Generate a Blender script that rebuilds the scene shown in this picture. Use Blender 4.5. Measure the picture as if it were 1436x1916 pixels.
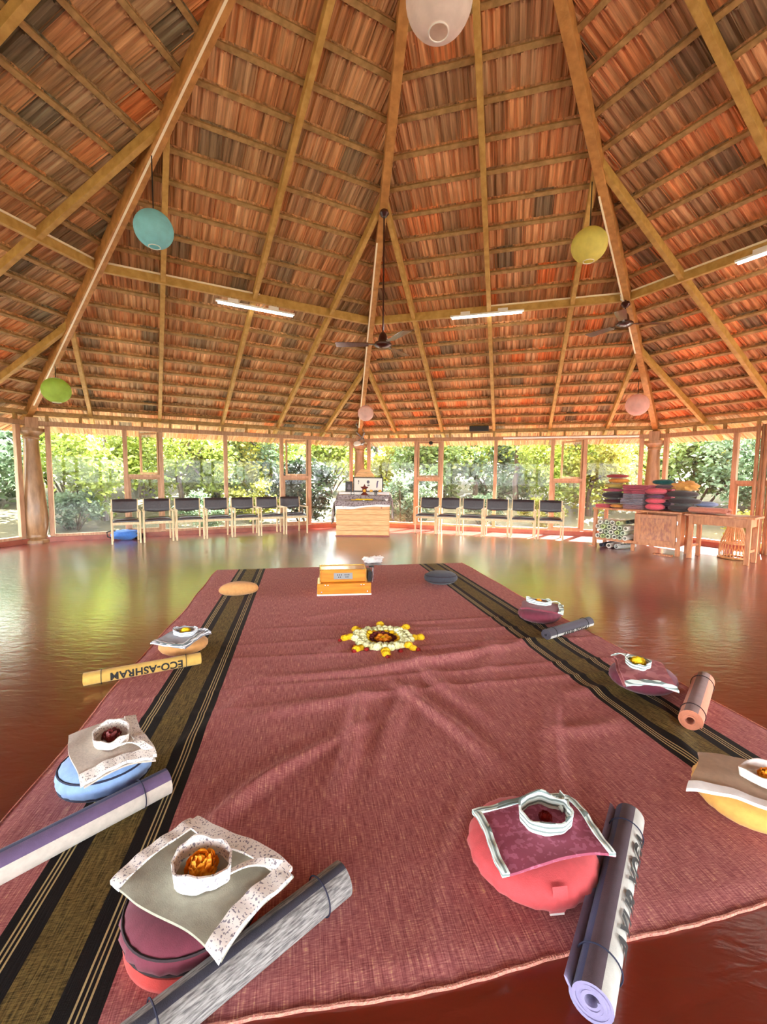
import bpy, bmesh, math, random
from math import sin, cos, pi, radians, sqrt, atan2
from mathutils import Vector, Matrix, Euler, noise

random.seed(7)
for o in list(bpy.data.objects):
    bpy.data.objects.remove(o)
SC = bpy.context.scene
COL = SC.collection

# ------------------------------------------------------------------ camera, sky, sun, exposure
cam_d = bpy.data.cameras.new('camera')
cam_d.sensor_fit = 'HORIZONTAL'
cam_d.sensor_width = 36.0
cam_d.lens = 813.32 / 1436.0 * 36.0
cam_d.clip_start = 0.05
cam_d.clip_end = 300
cam = bpy.data.objects.new('camera', cam_d)
COL.objects.link(cam)
PITCH, ROLL = radians(4.752), radians(-0.575)
cam.matrix_world = (Matrix.Translation((0, 0, 1.3)) @ Matrix.Rotation(pi / 2 - PITCH, 4, 'X')
                    @ Matrix.Rotation(-ROLL, 4, 'Z'))
SC.camera = cam

world = bpy.data.worlds.new('world')
SC.world = world
world.use_nodes = True
bg = world.node_tree.nodes['Background']
bg.inputs[0].default_value = (0.92, 0.96, 1.0, 1)
bg.inputs[1].default_value = 6.5

sun_d = bpy.data.lights.new('sun', 'SUN')
sun_d.energy = 48.0
sun_d.angle = radians(0.6)
sun_d.color = (1.0, 0.97, 0.9)
sun = bpy.data.objects.new('sun', sun_d)
COL.objects.link(sun)
SUN_AZ, SUN_EL = radians(50), radians(44)
sdir = Vector((cos(SUN_AZ) * cos(SUN_EL), sin(SUN_AZ) * cos(SUN_EL), sin(SUN_EL)))
sun.rotation_euler = sdir.to_track_quat('Z', 'Y').to_euler()

SC.view_settings.view_transform = 'Standard'
SC.view_settings.look = 'None'
SC.view_settings.gamma = 1
SC.view_settings.use_curve_mapping = False
SC.view_settings.exposure = 1.8
TUBE_E = 7.0        # glow added to the hall's tubes, which look unlit, to brighten the roof

# ------------------------------------------------------------------ helpers
def s2l(c):
    c = c / 255.0
    return c / 12.92 if c <= 0.04045 else ((c + 0.055) / 1.055) ** 2.4


def rgb(r, g, b):
    return (s2l(r), s2l(g), s2l(b), 1)


class MB:
    def __init__(self):
        self.v, self.f, self.m = [], [], []

    def add(self, vs, fs, mi=0, M=None):
        b = len(self.v)
        for p in vs:
            p = Vector(p)
            self.v.append(M @ p if M is not None else p)
        for f in fs:
            self.f.append(tuple(i + b for i in f))
            self.m.append(mi)
        return self

    def box(self, c, s, mi=0, M=None):
        x, y, z = s[0] / 2, s[1] / 2, s[2] / 2
        vs = [(c[0] + i * x, c[1] + j * y, c[2] + k * z) for i in (-1, 1) for j in (-1, 1) for k in (-1, 1)]
        fs = [(0, 1, 3, 2), (4, 6, 7, 5), (0, 4, 5, 1), (2, 3, 7, 6), (0, 2, 6, 4), (1, 5, 7, 3)]
        return self.add(vs, fs, mi, M)

    def bar(self, p0, p1, w, h, up=(0, 0, 1), mi=0):
        """box of section w x h from p0 to p1, h measured along up"""
        p0, p1 = Vector(p0), Vector(p1)
        d = p1 - p0
        L = d.length
        y = d / L
        x = y.cross(Vector(up)).normalized()
        z = x.cross(y)
        M = Matrix((x, y, z)).transposed().to_4x4()
        M.translation = (p0 + p1) / 2
        return self.box((0, 0, 0), (w, L, h), mi, M)

    def tube(self, pts, r, n=8, caps=True, mi=0):
        pts = [Vector(p) for p in pts]
        rs = r if isinstance(r, (list, tuple)) else [r] * len(pts)
        vs, fs = [], []
        ref = None
        for i, p in enumerate(pts):
            a = pts[max(i - 1, 0)]
            b = pts[min(i + 1, len(pts) - 1)]
            d = (b - a).normalized()
            if ref is None:
                ref = Vector((0, 0, 1)) if abs(d.z) < 0.9 else Vector((1, 0, 0))
            x = d.cross(ref)
            if x.length < 1e-4:
                x = d.orthogonal()
            x.normalize()
            y = d.cross(x)
            ref = x.cross(d) if False else ref
            for k in range(n):
                t = 2 * pi * k / n
                vs.append(p + x * (rs[i] * cos(t)) + y * (rs[i] * sin(t)))
        for i in range(len(pts) - 1):
            for k in range(n):
                k2 = (k + 1) % n
                fs.append((i * n + k, i * n + k2, (i + 1) * n + k2, (i + 1) * n + k))
        if caps:
            fs.append(tuple(range(n))[::-1])
            fs.append(tuple(range((len(pts) - 1) * n, len(pts) * n)))
        return self.add(vs, fs, mi)

    def lathe(self, prof, n=24, c=(0, 0, 0), mi=0, M=None, fr=None):
        vs, fs = [], []
        for i, (r, z) in enumerate(prof):
            for k in range(n):
                t = 2 * pi * k / n
                rr = r * (fr(t, i) if fr else 1)
                vs.append((c[0] + rr * cos(t), c[1] + rr * sin(t), c[2] + z))
        for i in range(len(prof) - 1):
            for k in range(n):
                k2 = (k + 1) % n
                fs.append((i * n + k, i * n + k2, (i + 1) * n + k2, (i + 1) * n + k))
        if prof[0][0] > 1e-5:
            fs.append(tuple(range(n))[::-1])
        if prof[-1][0] > 1e-5:
            fs.append(tuple(range((len(prof) - 1) * n, len(prof) * n)))
        return self.add(vs, fs, mi, M)

    def grid(self, fn, nu, nv, mi=0, cu=False, cv=False, flip=False):
        """fn(u,v)->point, u,v in 0..1"""
        vs = []
        NU = nu if cu else nu + 1
        NV = nv if cv else nv + 1
        for j in range(NV):
            for i in range(NU):
                vs.append(fn(i / nu, j / nv))
        fs = []
        for j in range(nv):
            for i in range(nu):
                a, b = i, (i + 1) % NU
                c, d = j, (j + 1) % NV
                q = (c * NU + a, c * NU + b, d * NU + b, d * NU + a)
                fs.append(q[::-1] if flip else q)
        return self.add(vs, fs, mi)

    def sheet(self, fn, nu, nv, th, mi=0):
        """closed thin sheet: top surface fn, bottom th below along z"""
        top = [[Vector(fn(i / nu, j / nv)) for i in range(nu + 1)] for j in range(nv + 1)]
        vs = [p for row in top for p in row] + [p - Vector((0, 0, th)) for row in top for p in row]
        W = nu + 1
        n = W * (nv + 1)
        fs = []
        for j in range(nv):
            for i in range(nu):
                q = (j * W + i, j * W + i + 1, (j + 1) * W + i + 1, (j + 1) * W + i)
                fs.append(q)
                fs.append(tuple(k + n for k in q[::-1]))
        edge = [i for i in range(W)] + [j * W + nu for j in range(1, nv + 1)] + \
               [nv * W + i for i in range(nu - 1, -1, -1)] + [j * W for j in range(nv - 1, 0, -1)]
        for a, b in zip(edge, edge[1:] + edge[:1]):
            fs.append((a, a + n, b + n, b))
        return self.add(vs, fs, mi)

    def mesh(self, name, mats, smooth=False, recalc=True):
        me = bpy.data.meshes.new(name)
        me.from_pydata([tuple(p) for p in self.v], [], self.f)
        if not isinstance(mats, (list, tuple)):
            mats = [mats]
        for m in mats:
            me.materials.append(m)
        if any(self.m):
            me.polygons.foreach_set('material_index', self.m)
        if recalc:
            bm = bmesh.new()
            bm.from_mesh(me)
            bmesh.ops.recalc_face_normals(bm, faces=bm.faces)
            bm.to_mesh(me)
            bm.free()
        if smooth is not False:
            me.polygons.foreach_set('use_smooth', [True] * len(me.polygons))
            me.set_sharp_from_angle(angle=radians(smooth if smooth is not True else 40))
        me.update()
        return me

    def build(self, name, mats, parent=None, loc=(0, 0, 0), rot=(0, 0, 0), smooth=False, bevel=0, recalc=True):
        o = link(name, self.mesh(name, mats, smooth, recalc), parent, loc, rot)
        if bevel:
            b = o.modifiers.new('bevel', 'BEVEL')
            b.width = bevel
            b.segments = 2
            b.limit_method = 'ANGLE'
        return o


def link(name, data, parent=None, loc=(0, 0, 0), rot=(0, 0, 0)):
    o = bpy.data.objects.new(name, data)
    COL.objects.link(o)
    o.location = loc
    o.rotation_euler = rot if not isinstance(rot, (int, float)) else (0, 0, rot)
    if parent:
        o.parent = parent
    return o


def tag(o, label=None, cat=None, group=None, kind=None):
    if label:
        o['label'] = label
    if cat:
        o['category'] = cat
    if group:
        o['group'] = group
    if kind:
        o['kind'] = kind
    return o


def thing(name, label, cat, loc=(0, 0, 0), rz=0, group=None, kind=None):
    return tag(link(name, None, None, loc, (0, 0, rz)), label, cat, group, kind)


def copy_tree(o, parent=None):
    c = o.copy()
    COL.objects.link(c)
    c.parent = parent
    for ch in list(o.children):
        copy_tree(ch, c)
    return c


# ------------------------------------------------------------------ materials
MATS = {}


def mat(name, c1, c2=None, rough=0.6, scale=8.0, stretch=(1, 1, 1), bump=0.0, bscale=None, spec=0.5, metal=0.0,
        coat=0.0, sheen=0.0, emit=None, detail=5.0, lo=0.35, hi=0.65, transl=0.0, objrand=0.0):
    m = bpy.data.materials.new(name)
    m.use_nodes = True
    nt = m.node_tree
    N, L = nt.nodes, nt.links
    b = N['Principled BSDF']
    b.inputs['Roughness'].default_value = rough
    b.inputs['Specular IOR Level'].default_value = spec
    b.inputs['Metallic'].default_value = metal
    b.inputs['Coat Weight'].default_value = coat
    b.inputs['Coat Roughness'].default_value = 0.12
    if sheen:
        b.inputs['Sheen Weight'].default_value = sheen
    b.inputs['Base Color'].default_value = c1
    tc = N.new('ShaderNodeTexCoord')
    mp = N.new('ShaderNodeMapping')
    mp.inputs['Scale'].default_value = stretch
    L.new(tc.outputs['Object'], mp.inputs['Vector'])
    out = None
    if c2 is not None:
        nz = N.new('ShaderNodeTexNoise')
        nz.inputs['Scale'].default_value = scale
        nz.inputs['Detail'].default_value = detail
        L.new(mp.outputs[0], nz.inputs['Vector'])
        rp = N.new('ShaderNodeValToRGB')
        rp.color_ramp.elements[0].position = lo
        rp.color_ramp.elements[0].color = c1
        rp.color_ramp.elements[1].position = hi
        rp.color_ramp.elements[1].color = c2
        L.new(nz.outputs['Fac'], rp.inputs[0])
        out = rp.outputs[0]
        if objrand:
            oi = N.new('ShaderNodeObjectInfo')
            mr = N.new('ShaderNodeMapRange')
            mr.inputs['To Min'].default_value = 1 - objrand
            mr.inputs['To Max'].default_value = 1 + objrand
            L.new(oi.outputs['Random'], mr.inputs['Value'])
            vm = N.new('ShaderNodeVectorMath')
            vm.operation = 'SCALE'
            L.new(out, vm.inputs[0])
            L.new(mr.outputs[0], vm.inputs['Scale'])
            out = vm.outputs[0]
        L.new(out, b.inputs['Base Color'])
    if bump:
        n2 = N.new('ShaderNodeTexNoise')
        n2.inputs['Scale'].default_value = bscale or scale
        n2.inputs['Detail'].default_value = 4
        L.new(mp.outputs[0], n2.inputs['Vector'])
        bp = N.new('ShaderNodeBump')
        bp.inputs['Strength'].default_value = bump
        bp.inputs['Distance'].default_value = 0.02
        L.new(n2.outputs['Fac'], bp.inputs['Height'])
        L.new(bp.outputs[0], b.inputs['Normal'])
    if emit:
        b.inputs['Emission Color'].default_value = emit[0]
        b.inputs['Emission Strength'].default_value = emit[1]
    if transl:
        tr = N.new('ShaderNodeBsdfTranslucent')
        if out is not None:
            L.new(out, tr.inputs[0])
        else:
            tr.inputs[0].default_value = c1
        mx = N.new('ShaderNodeMixShader')
        mx.inputs[0].default_value = transl
        L.new(b.outputs[0], mx.inputs[1])
        L.new(tr.outputs[0], mx.inputs[2])
        L.new(mx.outputs[0], N['Material Output'].inputs[0])
    MATS[name] = m
    return m


def attr_mat(name, rough=0.85):
    """fired clay: tint from a face colour, darker and paler streaks along the tile"""
    m = bpy.data.materials.new(name)
    m.use_nodes = True
    nt = m.node_tree
    N, L = nt.nodes, nt.links
    b = N['Principled BSDF']
    b.inputs['Roughness'].default_value = rough
    b.inputs['Specular IOR Level'].default_value = 0.25
    at = N.new('ShaderNodeAttribute')
    at.attribute_name = 'tint'
    st = N.new('ShaderNodeAttribute')
    st.attribute_name = 'streak'
    sep = N.new('ShaderNodeSeparateXYZ')
    L.new(st.outputs['Vector'], sep.inputs[0])
    nz = N.new('ShaderNodeTexNoise')
    nz.inputs['Scale'].default_value = 1.0
    nz.inputs['Detail'].default_value = 4
    nz.inputs['Roughness'].default_value = 0.65
    L.new(st.outputs['Vector'], nz.inputs['Vector'])
    rp = N.new('ShaderNodeValToRGB')
    e = rp.color_ramp.elements
    e[0].position, e[0].color = 0.30, (0.48, 0.46, 0.44, 1)
    e[1].position, e[1].color = 0.47, (0.85, 0.82, 0.8, 1)
    e2 = rp.color_ramp.elements.new(0.60)
    e2.color = (1.15, 1.1, 1.05, 1)
    e3 = rp.color_ramp.elements.new(0.70)
    e3.color = (1.35, 1.5, 1.6, 1)
    L.new(nz.outputs['Fac'], rp.inputs[0])
    mx = N.new('ShaderNodeMix')
    mx.data_type = 'RGBA'
    mx.blend_type = 'MULTIPLY'
    mx.inputs[0].default_value = 1
    L.new(at.outputs['Color'], mx.inputs[6])
    L.new(rp.outputs[0], mx.inputs[7])
    L.new(mx.outputs[2], b.inputs['Base Color'])
    return m


M_tile = attr_mat('clay_tile')
M_clay = mat('clay_cap', rgb(150, 96, 66), rgb(176, 112, 78), 0.85, 6)
M_rafter = mat('rafter_wood', rgb(172, 132, 62), rgb(196, 156, 84), 0.65, 3, (4, 4, 4), 0.15, 20)
M_hip = mat('hip_wood', rgb(166, 114, 56), rgb(194, 138, 74), 0.6, 3, (4, 4, 4), 0.15, 20)
M_batten = mat('batten_wood', rgb(142, 110, 62), rgb(176, 138, 84), 0.75, 5, (3, 3, 3))
M_frame = mat('frame_wood', rgb(168, 124, 92), rgb(194, 150, 116), 0.55, 6, (6, 6, 0.8), 0.1, 10)
M_frame2 = mat('sash_wood', rgb(156, 116, 84), rgb(182, 140, 104), 0.55, 6, (6, 6, 0.8))
M_plinth = mat('red_plinth', rgb(136, 66, 48), rgb(160, 84, 64), 0.4, 6)
M_column = mat('column_wood', rgb(134, 98, 62), rgb(172, 130, 88), 0.4, 5, (3, 3, 0.7), 0.15, 14, coat=0.2)
M_birch = mat('birch', rgb(206, 178, 132), rgb(222, 198, 156), 0.45, 9, (6, 6, 1))
M_black = mat('black_vinyl', rgb(38, 24, 26), rgb(48, 32, 33), 0.35, 30, bump=0.1)
M_pine = mat('pine_boards', rgb(206, 148, 90), rgb(226, 174, 118), 0.55, 5, (1, 6, 9), 0.1, 10, objrand=0.08)
M_teak = mat('teak', rgb(164, 94, 48), rgb(196, 126, 74), 0.45, 5, (5, 5, 1), 0.1, 12, coat=0.15)
M_teakdark = mat('teak_burl', rgb(140, 70, 32), rgb(196, 124, 68), 0.4, 7, (6, 6, 2), 0.1, 8, coat=0.2)
M_white = mat('white_plastic', rgb(238, 234, 228), None, 0.4)
M_casing = mat('cable_casing', rgb(246, 232, 200), None, 0.45)
M_brown = mat('fan_brown', rgb(60, 24, 18), None, 0.3, coat=0.5)
M_fanblade = mat('fan_blade', rgb(96, 50, 40), None, 0.25, metal=0.3, coat=0.5)
M_dark = mat('dark_metal', rgb(28, 26, 26), None, 0.4)
M_chrome = mat('chrome', rgb(200, 200, 205), None, 0.2, metal=1.0)
M_steel = mat('steel', rgb(150, 150, 150), None, 0.35, metal=0.9)
M_brass = mat('brass', rgb(214, 170, 90), None, 0.25, metal=0.9)
M_honey = mat('honey_wood', rgb(190, 112, 22), rgb(214, 136, 38), 0.3, 4, (1, 8, 8), coat=0.5)
M_blacktext = mat('black_ink', rgb(24, 22, 22), None, 0.7)
M_whitecloth = mat('white_cloth', rgb(232, 226, 220), rgb(214, 208, 204), 0.85, 10, bump=0.2, sheen=0.2)
M_cord = mat('cord_black', rgb(26, 22, 20), None, 0.6)


def glass_mat():
    m = bpy.data.materials.new('window_glass')
    m.use_nodes = True
    nt = m.node_tree
    N, L = nt.nodes, nt.links
    for n in list(N):
        if n.type != 'OUTPUT_MATERIAL':
            N.remove(n)
    tr = N.new('ShaderNodeBsdfTransparent')
    tr.inputs[0].default_value = (0.97, 0.98, 0.97, 1)
    gl = N.new('ShaderNodeBsdfGlossy')
    gl.inputs['Roughness'].default_value = 0.02
    fr = N.new('ShaderNodeFresnel')
    fr.inputs['IOR'].default_value = 1.27
    mx = N.new('ShaderNodeMixShader')
    L.new(fr.outputs[0], mx.inputs[0])
    L.new(tr.outputs[0], mx.inputs[1])
    L.new(gl.outputs[0], mx.inputs[2])
    df = N.new('ShaderNodeBsdfDiffuse')
    df.inputs[0].default_value = (0.8, 0.82, 0.84, 1)
    nz = N.new('ShaderNodeTexNoise')
    nz.inputs['Scale'].default_value = 1.3
    nz.inputs['Detail'].default_value = 6
    tc = N.new('ShaderNodeTexCoord')
    L.new(tc.outputs['Object'], nz.inputs['Vector'])
    mr = N.new('ShaderNodeMapRange')
    mr.inputs['From Min'].default_value = 0.35
    mr.inputs['From Max'].default_value = 0.75
    mr.inputs['To Min'].default_value = 0.02
    mr.inputs['To Max'].default_value = 0.07
    L.new(nz.outputs['Fac'], mr.inputs['Value'])
    m2 = N.new('ShaderNodeMixShader')
    L.new(mr.outputs[0], m2.inputs[0])
    L.new(mx.outputs[0], m2.inputs[1])
    L.new(df.outputs[0], m2.inputs[2])
    L.new(m2.outputs[0], N['Material Output'].inputs[0])
    return m


M_glass = glass_mat()


def floor_mat():
    m = mat('red_oxide_floor', rgb(92, 24, 16), rgb(120, 38, 25), 0.28, 0.9, spec=0.35, detail=6, lo=0.3, hi=0.7)
    nt = m.node_tree
    N, L = nt.nodes, nt.links
    b = N['Principled BSDF']
    b.inputs['Coat Weight'].default_value = 0.85
    b.inputs['Coat Roughness'].default_value = 0.15
    tc = N.new('ShaderNodeTexCoord')
    mp = N.new('ShaderNodeMapping')
    mp.inputs['Scale'].default_value = (8.0, 20.0, 1)
    L.new(tc.outputs['Object'], mp.inputs[0])
    n1 = N.new('ShaderNodeTexNoise')
    n1.inputs['Scale'].default_value = 1.0
    n1.inputs['Detail'].default_value = 3
    n1.inputs['Distortion'].default_value = 0.6
    L.new(mp.outputs[0], n1.inputs['Vector'])
    bp = N.new('ShaderNodeBump')
    bp.inputs['Strength'].default_value = 0.35
    bp.inputs['Distance'].default_value = 0.008
    L.new(n1.outputs['Fac'], bp.inputs['Height'])
    L.new(bp.outputs[0], b.inputs['Normal'])
    L.new(bp.outputs[0], b.inputs['Coat Normal'])
    return m


M_floor = floor_mat()

# ------------------------------------------------------------------ the hall: a regular octagon
CX, CY, R, ROT = 0.310, 2.584, 8.716, radians(6.176)
HA, HR = 6.135, 2.409
HALF = R * sin(pi / 8)
INR = R * cos(pi / 8)
SLEN = sqrt(INR ** 2 + (HA - HR) ** 2)
APEX = Vector((CX, CY, HA))


def corner(k, z=0.0, rr=R):
    a = pi / 2 + ROT - k * pi / 4
    return Vector((CX + rr * cos(a), CY + rr * sin(a), z))


def side_dirs(k):
    """side k runs corner k -> k+1; returns origin corner, along, outward"""
    A, B = corner(k), corner(k + 1)
    e = (B - A).normalized()
    n = Vector((-e.y, e.x, 0))
    if n.dot(A - Vector((CX, CY, 0))) < 0:
        n = -n
    return A, e, n


# floor
mb = MB()
vs = [corner(k, 0.0, R + 0.05) for k in range(8)]
mb.add(vs + [v - Vector((0, 0, 0.15)) for v in vs],
       [tuple(range(8))[::-1], tuple(range(8, 16))] + [(i, (i + 1) % 8, (i + 1) % 8 + 8, i + 8) for i in range(8)])
tag(mb.build('floor', M_floor), 'polished dark red oxide floor of the octagonal hall', 'floor', kind='structure')

# ---- roof: each facet is a slope of clay tiles on battens, rafters below
TW = 0.232      # tile width
TP = 0.348      # row pitch
TILE_RIBS = [(-0.5, 0.0), (-0.46, 0.021), (-0.36, 0.021), (-0.30, 0.0), (-0.16, -0.002), (-0.10, 0.019), (0.02, 0.019),
             (0.08, -0.002), (0.24, 0.0), (0.30, 0.021), (0.42, 0.016), (0.5, 0.0)]
PALETTE = [(206, 158, 126), (190, 146, 114), (214, 158, 120), (182, 144, 116), (160, 132, 110), (220, 148, 106), (136, 118, 102),
           (198, 154, 124), (210, 148, 110), (176, 140, 114), (200, 148, 114), (228, 136, 88), (120, 108, 96), (188, 150, 122),
           (220, 168, 132), (194, 138, 104)]
PAL_W = [4, 4, 4, 4, 3, 3, 2, 4, 3, 3, 4, 1.2, 1, 4, 3, 4]
TILT = 0.085


def tile_geom(mbx, M, tint, seed, store, solid=True):
    """one pantile: ribbed clay slab with a nib, local x across, y downslope, z up"""
    v0 = len(mbx.v)
    L = TP + 0.06
    top, vs = 0.014, []
    for (yy, zz) in ((-0.01, 0.0), (L, L * TILT)):
        for (x, h) in TILE_RIBS:
            vs.append((x * TW * 1.07, yy, zz + h))
    n = len(TILE_RIBS)
    for (yy, zz) in ((-0.01, 0.0), (L, L * TILT)):
        for x in (-0.5, 0.5):
            vs.append((x * TW * 1.07, yy, zz + 0.034))
    fs = [(i, i + 1, n + i + 1, n + i) for i in range(n - 1)]
    a, b, c, d = 2 * n, 2 * n + 1, 2 * n + 2, 2 * n + 3
    fs += [(a, c, d, b), (0, n, c, a), (n - 1, b, d, 2 * n - 1)]
    fs += [tuple(range(n)) [::-1] + (a, b), tuple(range(n, 2 * n)) + (d, c)]
    # nib that hooks over the batten
    k = len(vs)
    for sx in (-0.30, 0.22):
        q = len(vs)
        x0 = sx * TW
        vs += [(x0 - 0.016, 0.055, 0.014), (x0 + 0.016, 0.055, 0.014), (x0 + 0.012, 0.082, 0.014), (x0 - 0.012, 0.082, 0.014),
               (x0 - 0.010, 0.058, -0.016), (x0 + 0.010, 0.058, -0.016), (x0 + 0.008, 0.074, -0.016), (x0 - 0.008, 0.074, -0.016)]
        fs += [(q + 4, q + 5, q + 6, q + 7), (q, q + 1, q + 5, q + 4), (q + 1, q + 2, q + 6, q + 5), (q + 2, q + 3, q + 7, q + 6),
               (q + 3, q, q + 4, q + 7)]
    for p in vs:
        store.append((p[0] * 34 + seed * 13.7, p[1] * 1.3 + seed * 7.1, seed * 3.3, tint))
    mbx.add(vs, fs, 0, M)


def put_attrs(me, store):
    at = me.attributes.new('tint', 'FLOAT_COLOR', 'POINT')
    st = me.attributes.new('streak', 'FLOAT_VECTOR', 'POINT')
    c, s = [], []
    for (x, y, z, t) in store:
        c += [t[0], t[1], t[2], 1.0]
        s += [x, y, z]
    at.data.foreach_set('color', c)
    st.data.foreach_set('vector', s)


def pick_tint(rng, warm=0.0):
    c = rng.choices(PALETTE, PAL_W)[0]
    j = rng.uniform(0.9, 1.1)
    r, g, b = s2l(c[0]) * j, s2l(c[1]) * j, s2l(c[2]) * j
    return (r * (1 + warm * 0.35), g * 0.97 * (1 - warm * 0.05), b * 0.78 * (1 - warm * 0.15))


rngT = random.Random(11)


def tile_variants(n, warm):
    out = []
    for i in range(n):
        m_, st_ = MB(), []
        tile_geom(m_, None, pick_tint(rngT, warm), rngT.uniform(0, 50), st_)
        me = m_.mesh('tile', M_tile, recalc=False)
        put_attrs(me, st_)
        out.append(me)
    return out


VIEW_SIDES = {-2: 'above the left edge of the hall', -1: 'above the row of chairs left of the altar',
              0: 'above the row of chairs right of the altar', 1: 'above the cabinet and table on the right'}
WARM = {-2: -0.25, -1: -0.2, 0: 0.05, 1: 0.3}  # redder right slopes: bounced sunlight and tile age put into the tint
OVER = 0.80
for side in range(-2, 6):
    A, e, n = side_dirs(side)
    up_slope = (corner(side, HR) + corner(side + 1, HR)) / 2 - APEX
    dn = up_slope.normalized()                      # down the slope
    nz_ = e.cross(dn)
    if nz_.z < 0:
        nz_ = -nz_
    detail = side in VIEW_SIDES
    root = thing('ceiling', 'clay tiled roof slope ' + (VIEW_SIDES[side] if detail else 'behind the viewer'), 'ceiling',
                 kind='structure', group=None if detail else 'roof slopes behind the viewer')

    def P(s, x, z):
        return APEX + dn * s + e * x + nz_ * z
    kx = HALF / SLEN
    SMAX = SLEN + OVER
    # battens
    rows = []
    s = 2.15 - 6 * TP
    while s < SMAX - 0.06:
        rows.append(s)
        s += TP
    for s in rows:
        w = s * kx + 0.02
        if w < 0.06:
            continue
        b = MB().bar(P(s + 0.02, -w, 0.068), P(s + 0.02, w, 0.068), 0.050, 0.026, nz_)
        b.build('batten', M_batten, root)
    # tiles
    Mfac = Matrix((e, dn, nz_)).transposed().to_4x4()
    if e.cross(dn).dot(nz_) < 0:
        Mfac = Matrix((-e, dn, nz_)).transposed().to_4x4()
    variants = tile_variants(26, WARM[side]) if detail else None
    left = MB()
    left_store = []
    count = 0
    rng = random.Random(side + 50)
    for ri, s in enumerate(rows):
        w = (s + TP * 0.75) * kx
        nt_ = int(w / TW + 0.999)
        off = 0.5 if ri % 2 else 0.0
        i0 = -nt_ - 1
        for i in range(i0, nt_ + 2):
            x = (i + off) * TW
            if abs(x) > w + TW * 0.40:
                continue
            M = Matrix.Translation(P(s, x, 0.083) + nz_ * rng.uniform(-0.003, 0.003)) @ Mfac @ \
                Matrix.Rotation(rng.uniform(-0.012, 0.012), 4, 'Z')
            if detail and count < 300 and 1.75 < s:
                o = link('tile', rng.choice(variants), root)
                o.matrix_local = M
                count += 1
            else:
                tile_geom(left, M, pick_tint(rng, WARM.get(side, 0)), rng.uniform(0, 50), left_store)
    o = left.build('roof_tiles', M_tile, root, recalc=False)
    put_attrs(o.data, left_store)
    tag(o, kind='stuff')
    # rafters: one in the middle, two jacks on each half
    for x in (0.0, -1.22, 1.22, -2.40, 2.40):
        s0 = abs(x) / kx if x else 0.35
        MB().bar(P(s0, x, 0.0), P(SMAX - 0.08, x, 0.0), 0.062, 0.104, nz_).build('rafter', M_rafter, root, bevel=0.004)
    # ring beam between the hips, with white cable casing on its upper edge
    t = 0.59
    p0 = APEX + (corner(side, HR) - APEX) * t
    p1 = APEX + (corner(side + 1, HR) - APEX) * t
    MB().bar(p0, p1, 0.06, 0.125).build('ring_beam', M_rafter, root, bevel=0.004)
    ins = -n * 0.036
    g = (p1 - p0) * 0.02
    zt = Vector((0, 0, 0.052))
    if side in (-2, 1):
        c0, c1 = p0 + g, p1 - g
    elif side == -1:
        c0, c1 = p0 + g, p0 + (p1 - p0) * 0.52
    else:
        c0, c1 = p0 + (p1 - p0) * 0.50, p1 - g
    MB().bar(c0 + ins + zt, c1 + ins + zt, 0.012, 0.022).build('cable_casing', M_casing, root)
    # hip rafter belongs to the slope on its left
    q0 = APEX + (corner(side, HR) - APEX) * 0.02
    q1 = corner(side, HR) + (corner(side, HR) - APEX) * (OVER / SLEN * 0.95)
    hd = (q1 - q0).normalized()
    hz = (hd.cross(Vector((0, 0, 1)))).cross(hd)
    hz = hz if hz.z > 0 else -hz
    MB().bar(q0, q1, 0.10, 0.17, hz).build('hip_rafter', M_hip, root, bevel=0.006)
    MB().bar(q0 + hz * 0.17, q1 + hz * 0.17, 0.34, 0.03, hz).build('hip_cap', M_clay, root)
    hx = hd.cross(hz)
    # white casing along the lower arris of the hips in view
    if side in (-1, 0, 1):
        a_ = {-1: (0.1, 0.97), 0: (0.38, 0.97), 1: (0.36, 0.72)}[side]
        sgn = {-1: -0.02, 0: -0.045, 1: -0.045}[side]
        sx = hx if hx.x > 0 else -hx
        k0 = q0 + (q1 - q0) * a_[0] - hz * 0.090 + sx * sgn
        k1 = q0 + (q1 - q0) * (a_[1] * 0.91) - hz * 0.090 + sx * sgn
        MB().bar(k0, k1, 0.022, 0.012, hz).build('cable_casing', M_casing, root)

# ---- walls: timber posts with glass, all eight sides
POSTS = [0.25, 1.48, 2.12, 3.39, 4.64, 5.32, 6.43]
NARROW = (1, 4)
ZT, ZH = 1.25, 2.15
WN = {-3: 'left_rear', -2: 'left', -1: 'front_left', 0: 'front_right', 1: 'right', 2: 'right_rear', 3: 'rear_right', 4: 'rear_left'}
WIN = 0
SASH = {(-1, 1): -52, (-1, 4): -46, (0, 1): 0, (0, 4): -48, (1, 1): -55, (-2, 4): 0, (-2, 1): 0, (1, 4): 0}
pane_cache = {}


def pane_mesh(w, h):
    key = (round(w, 3), round(h, 3))
    if key not in pane_cache:
        m_ = MB()
        m_.add([(0, 0, 0), (w, 0, 0), (w, 0, h), (0, 0, h)], [(0, 1, 2, 3)])
        pane_cache[key] = m_.mesh('pane', M_glass, recalc=False)
    return pane_cache[key]


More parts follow.
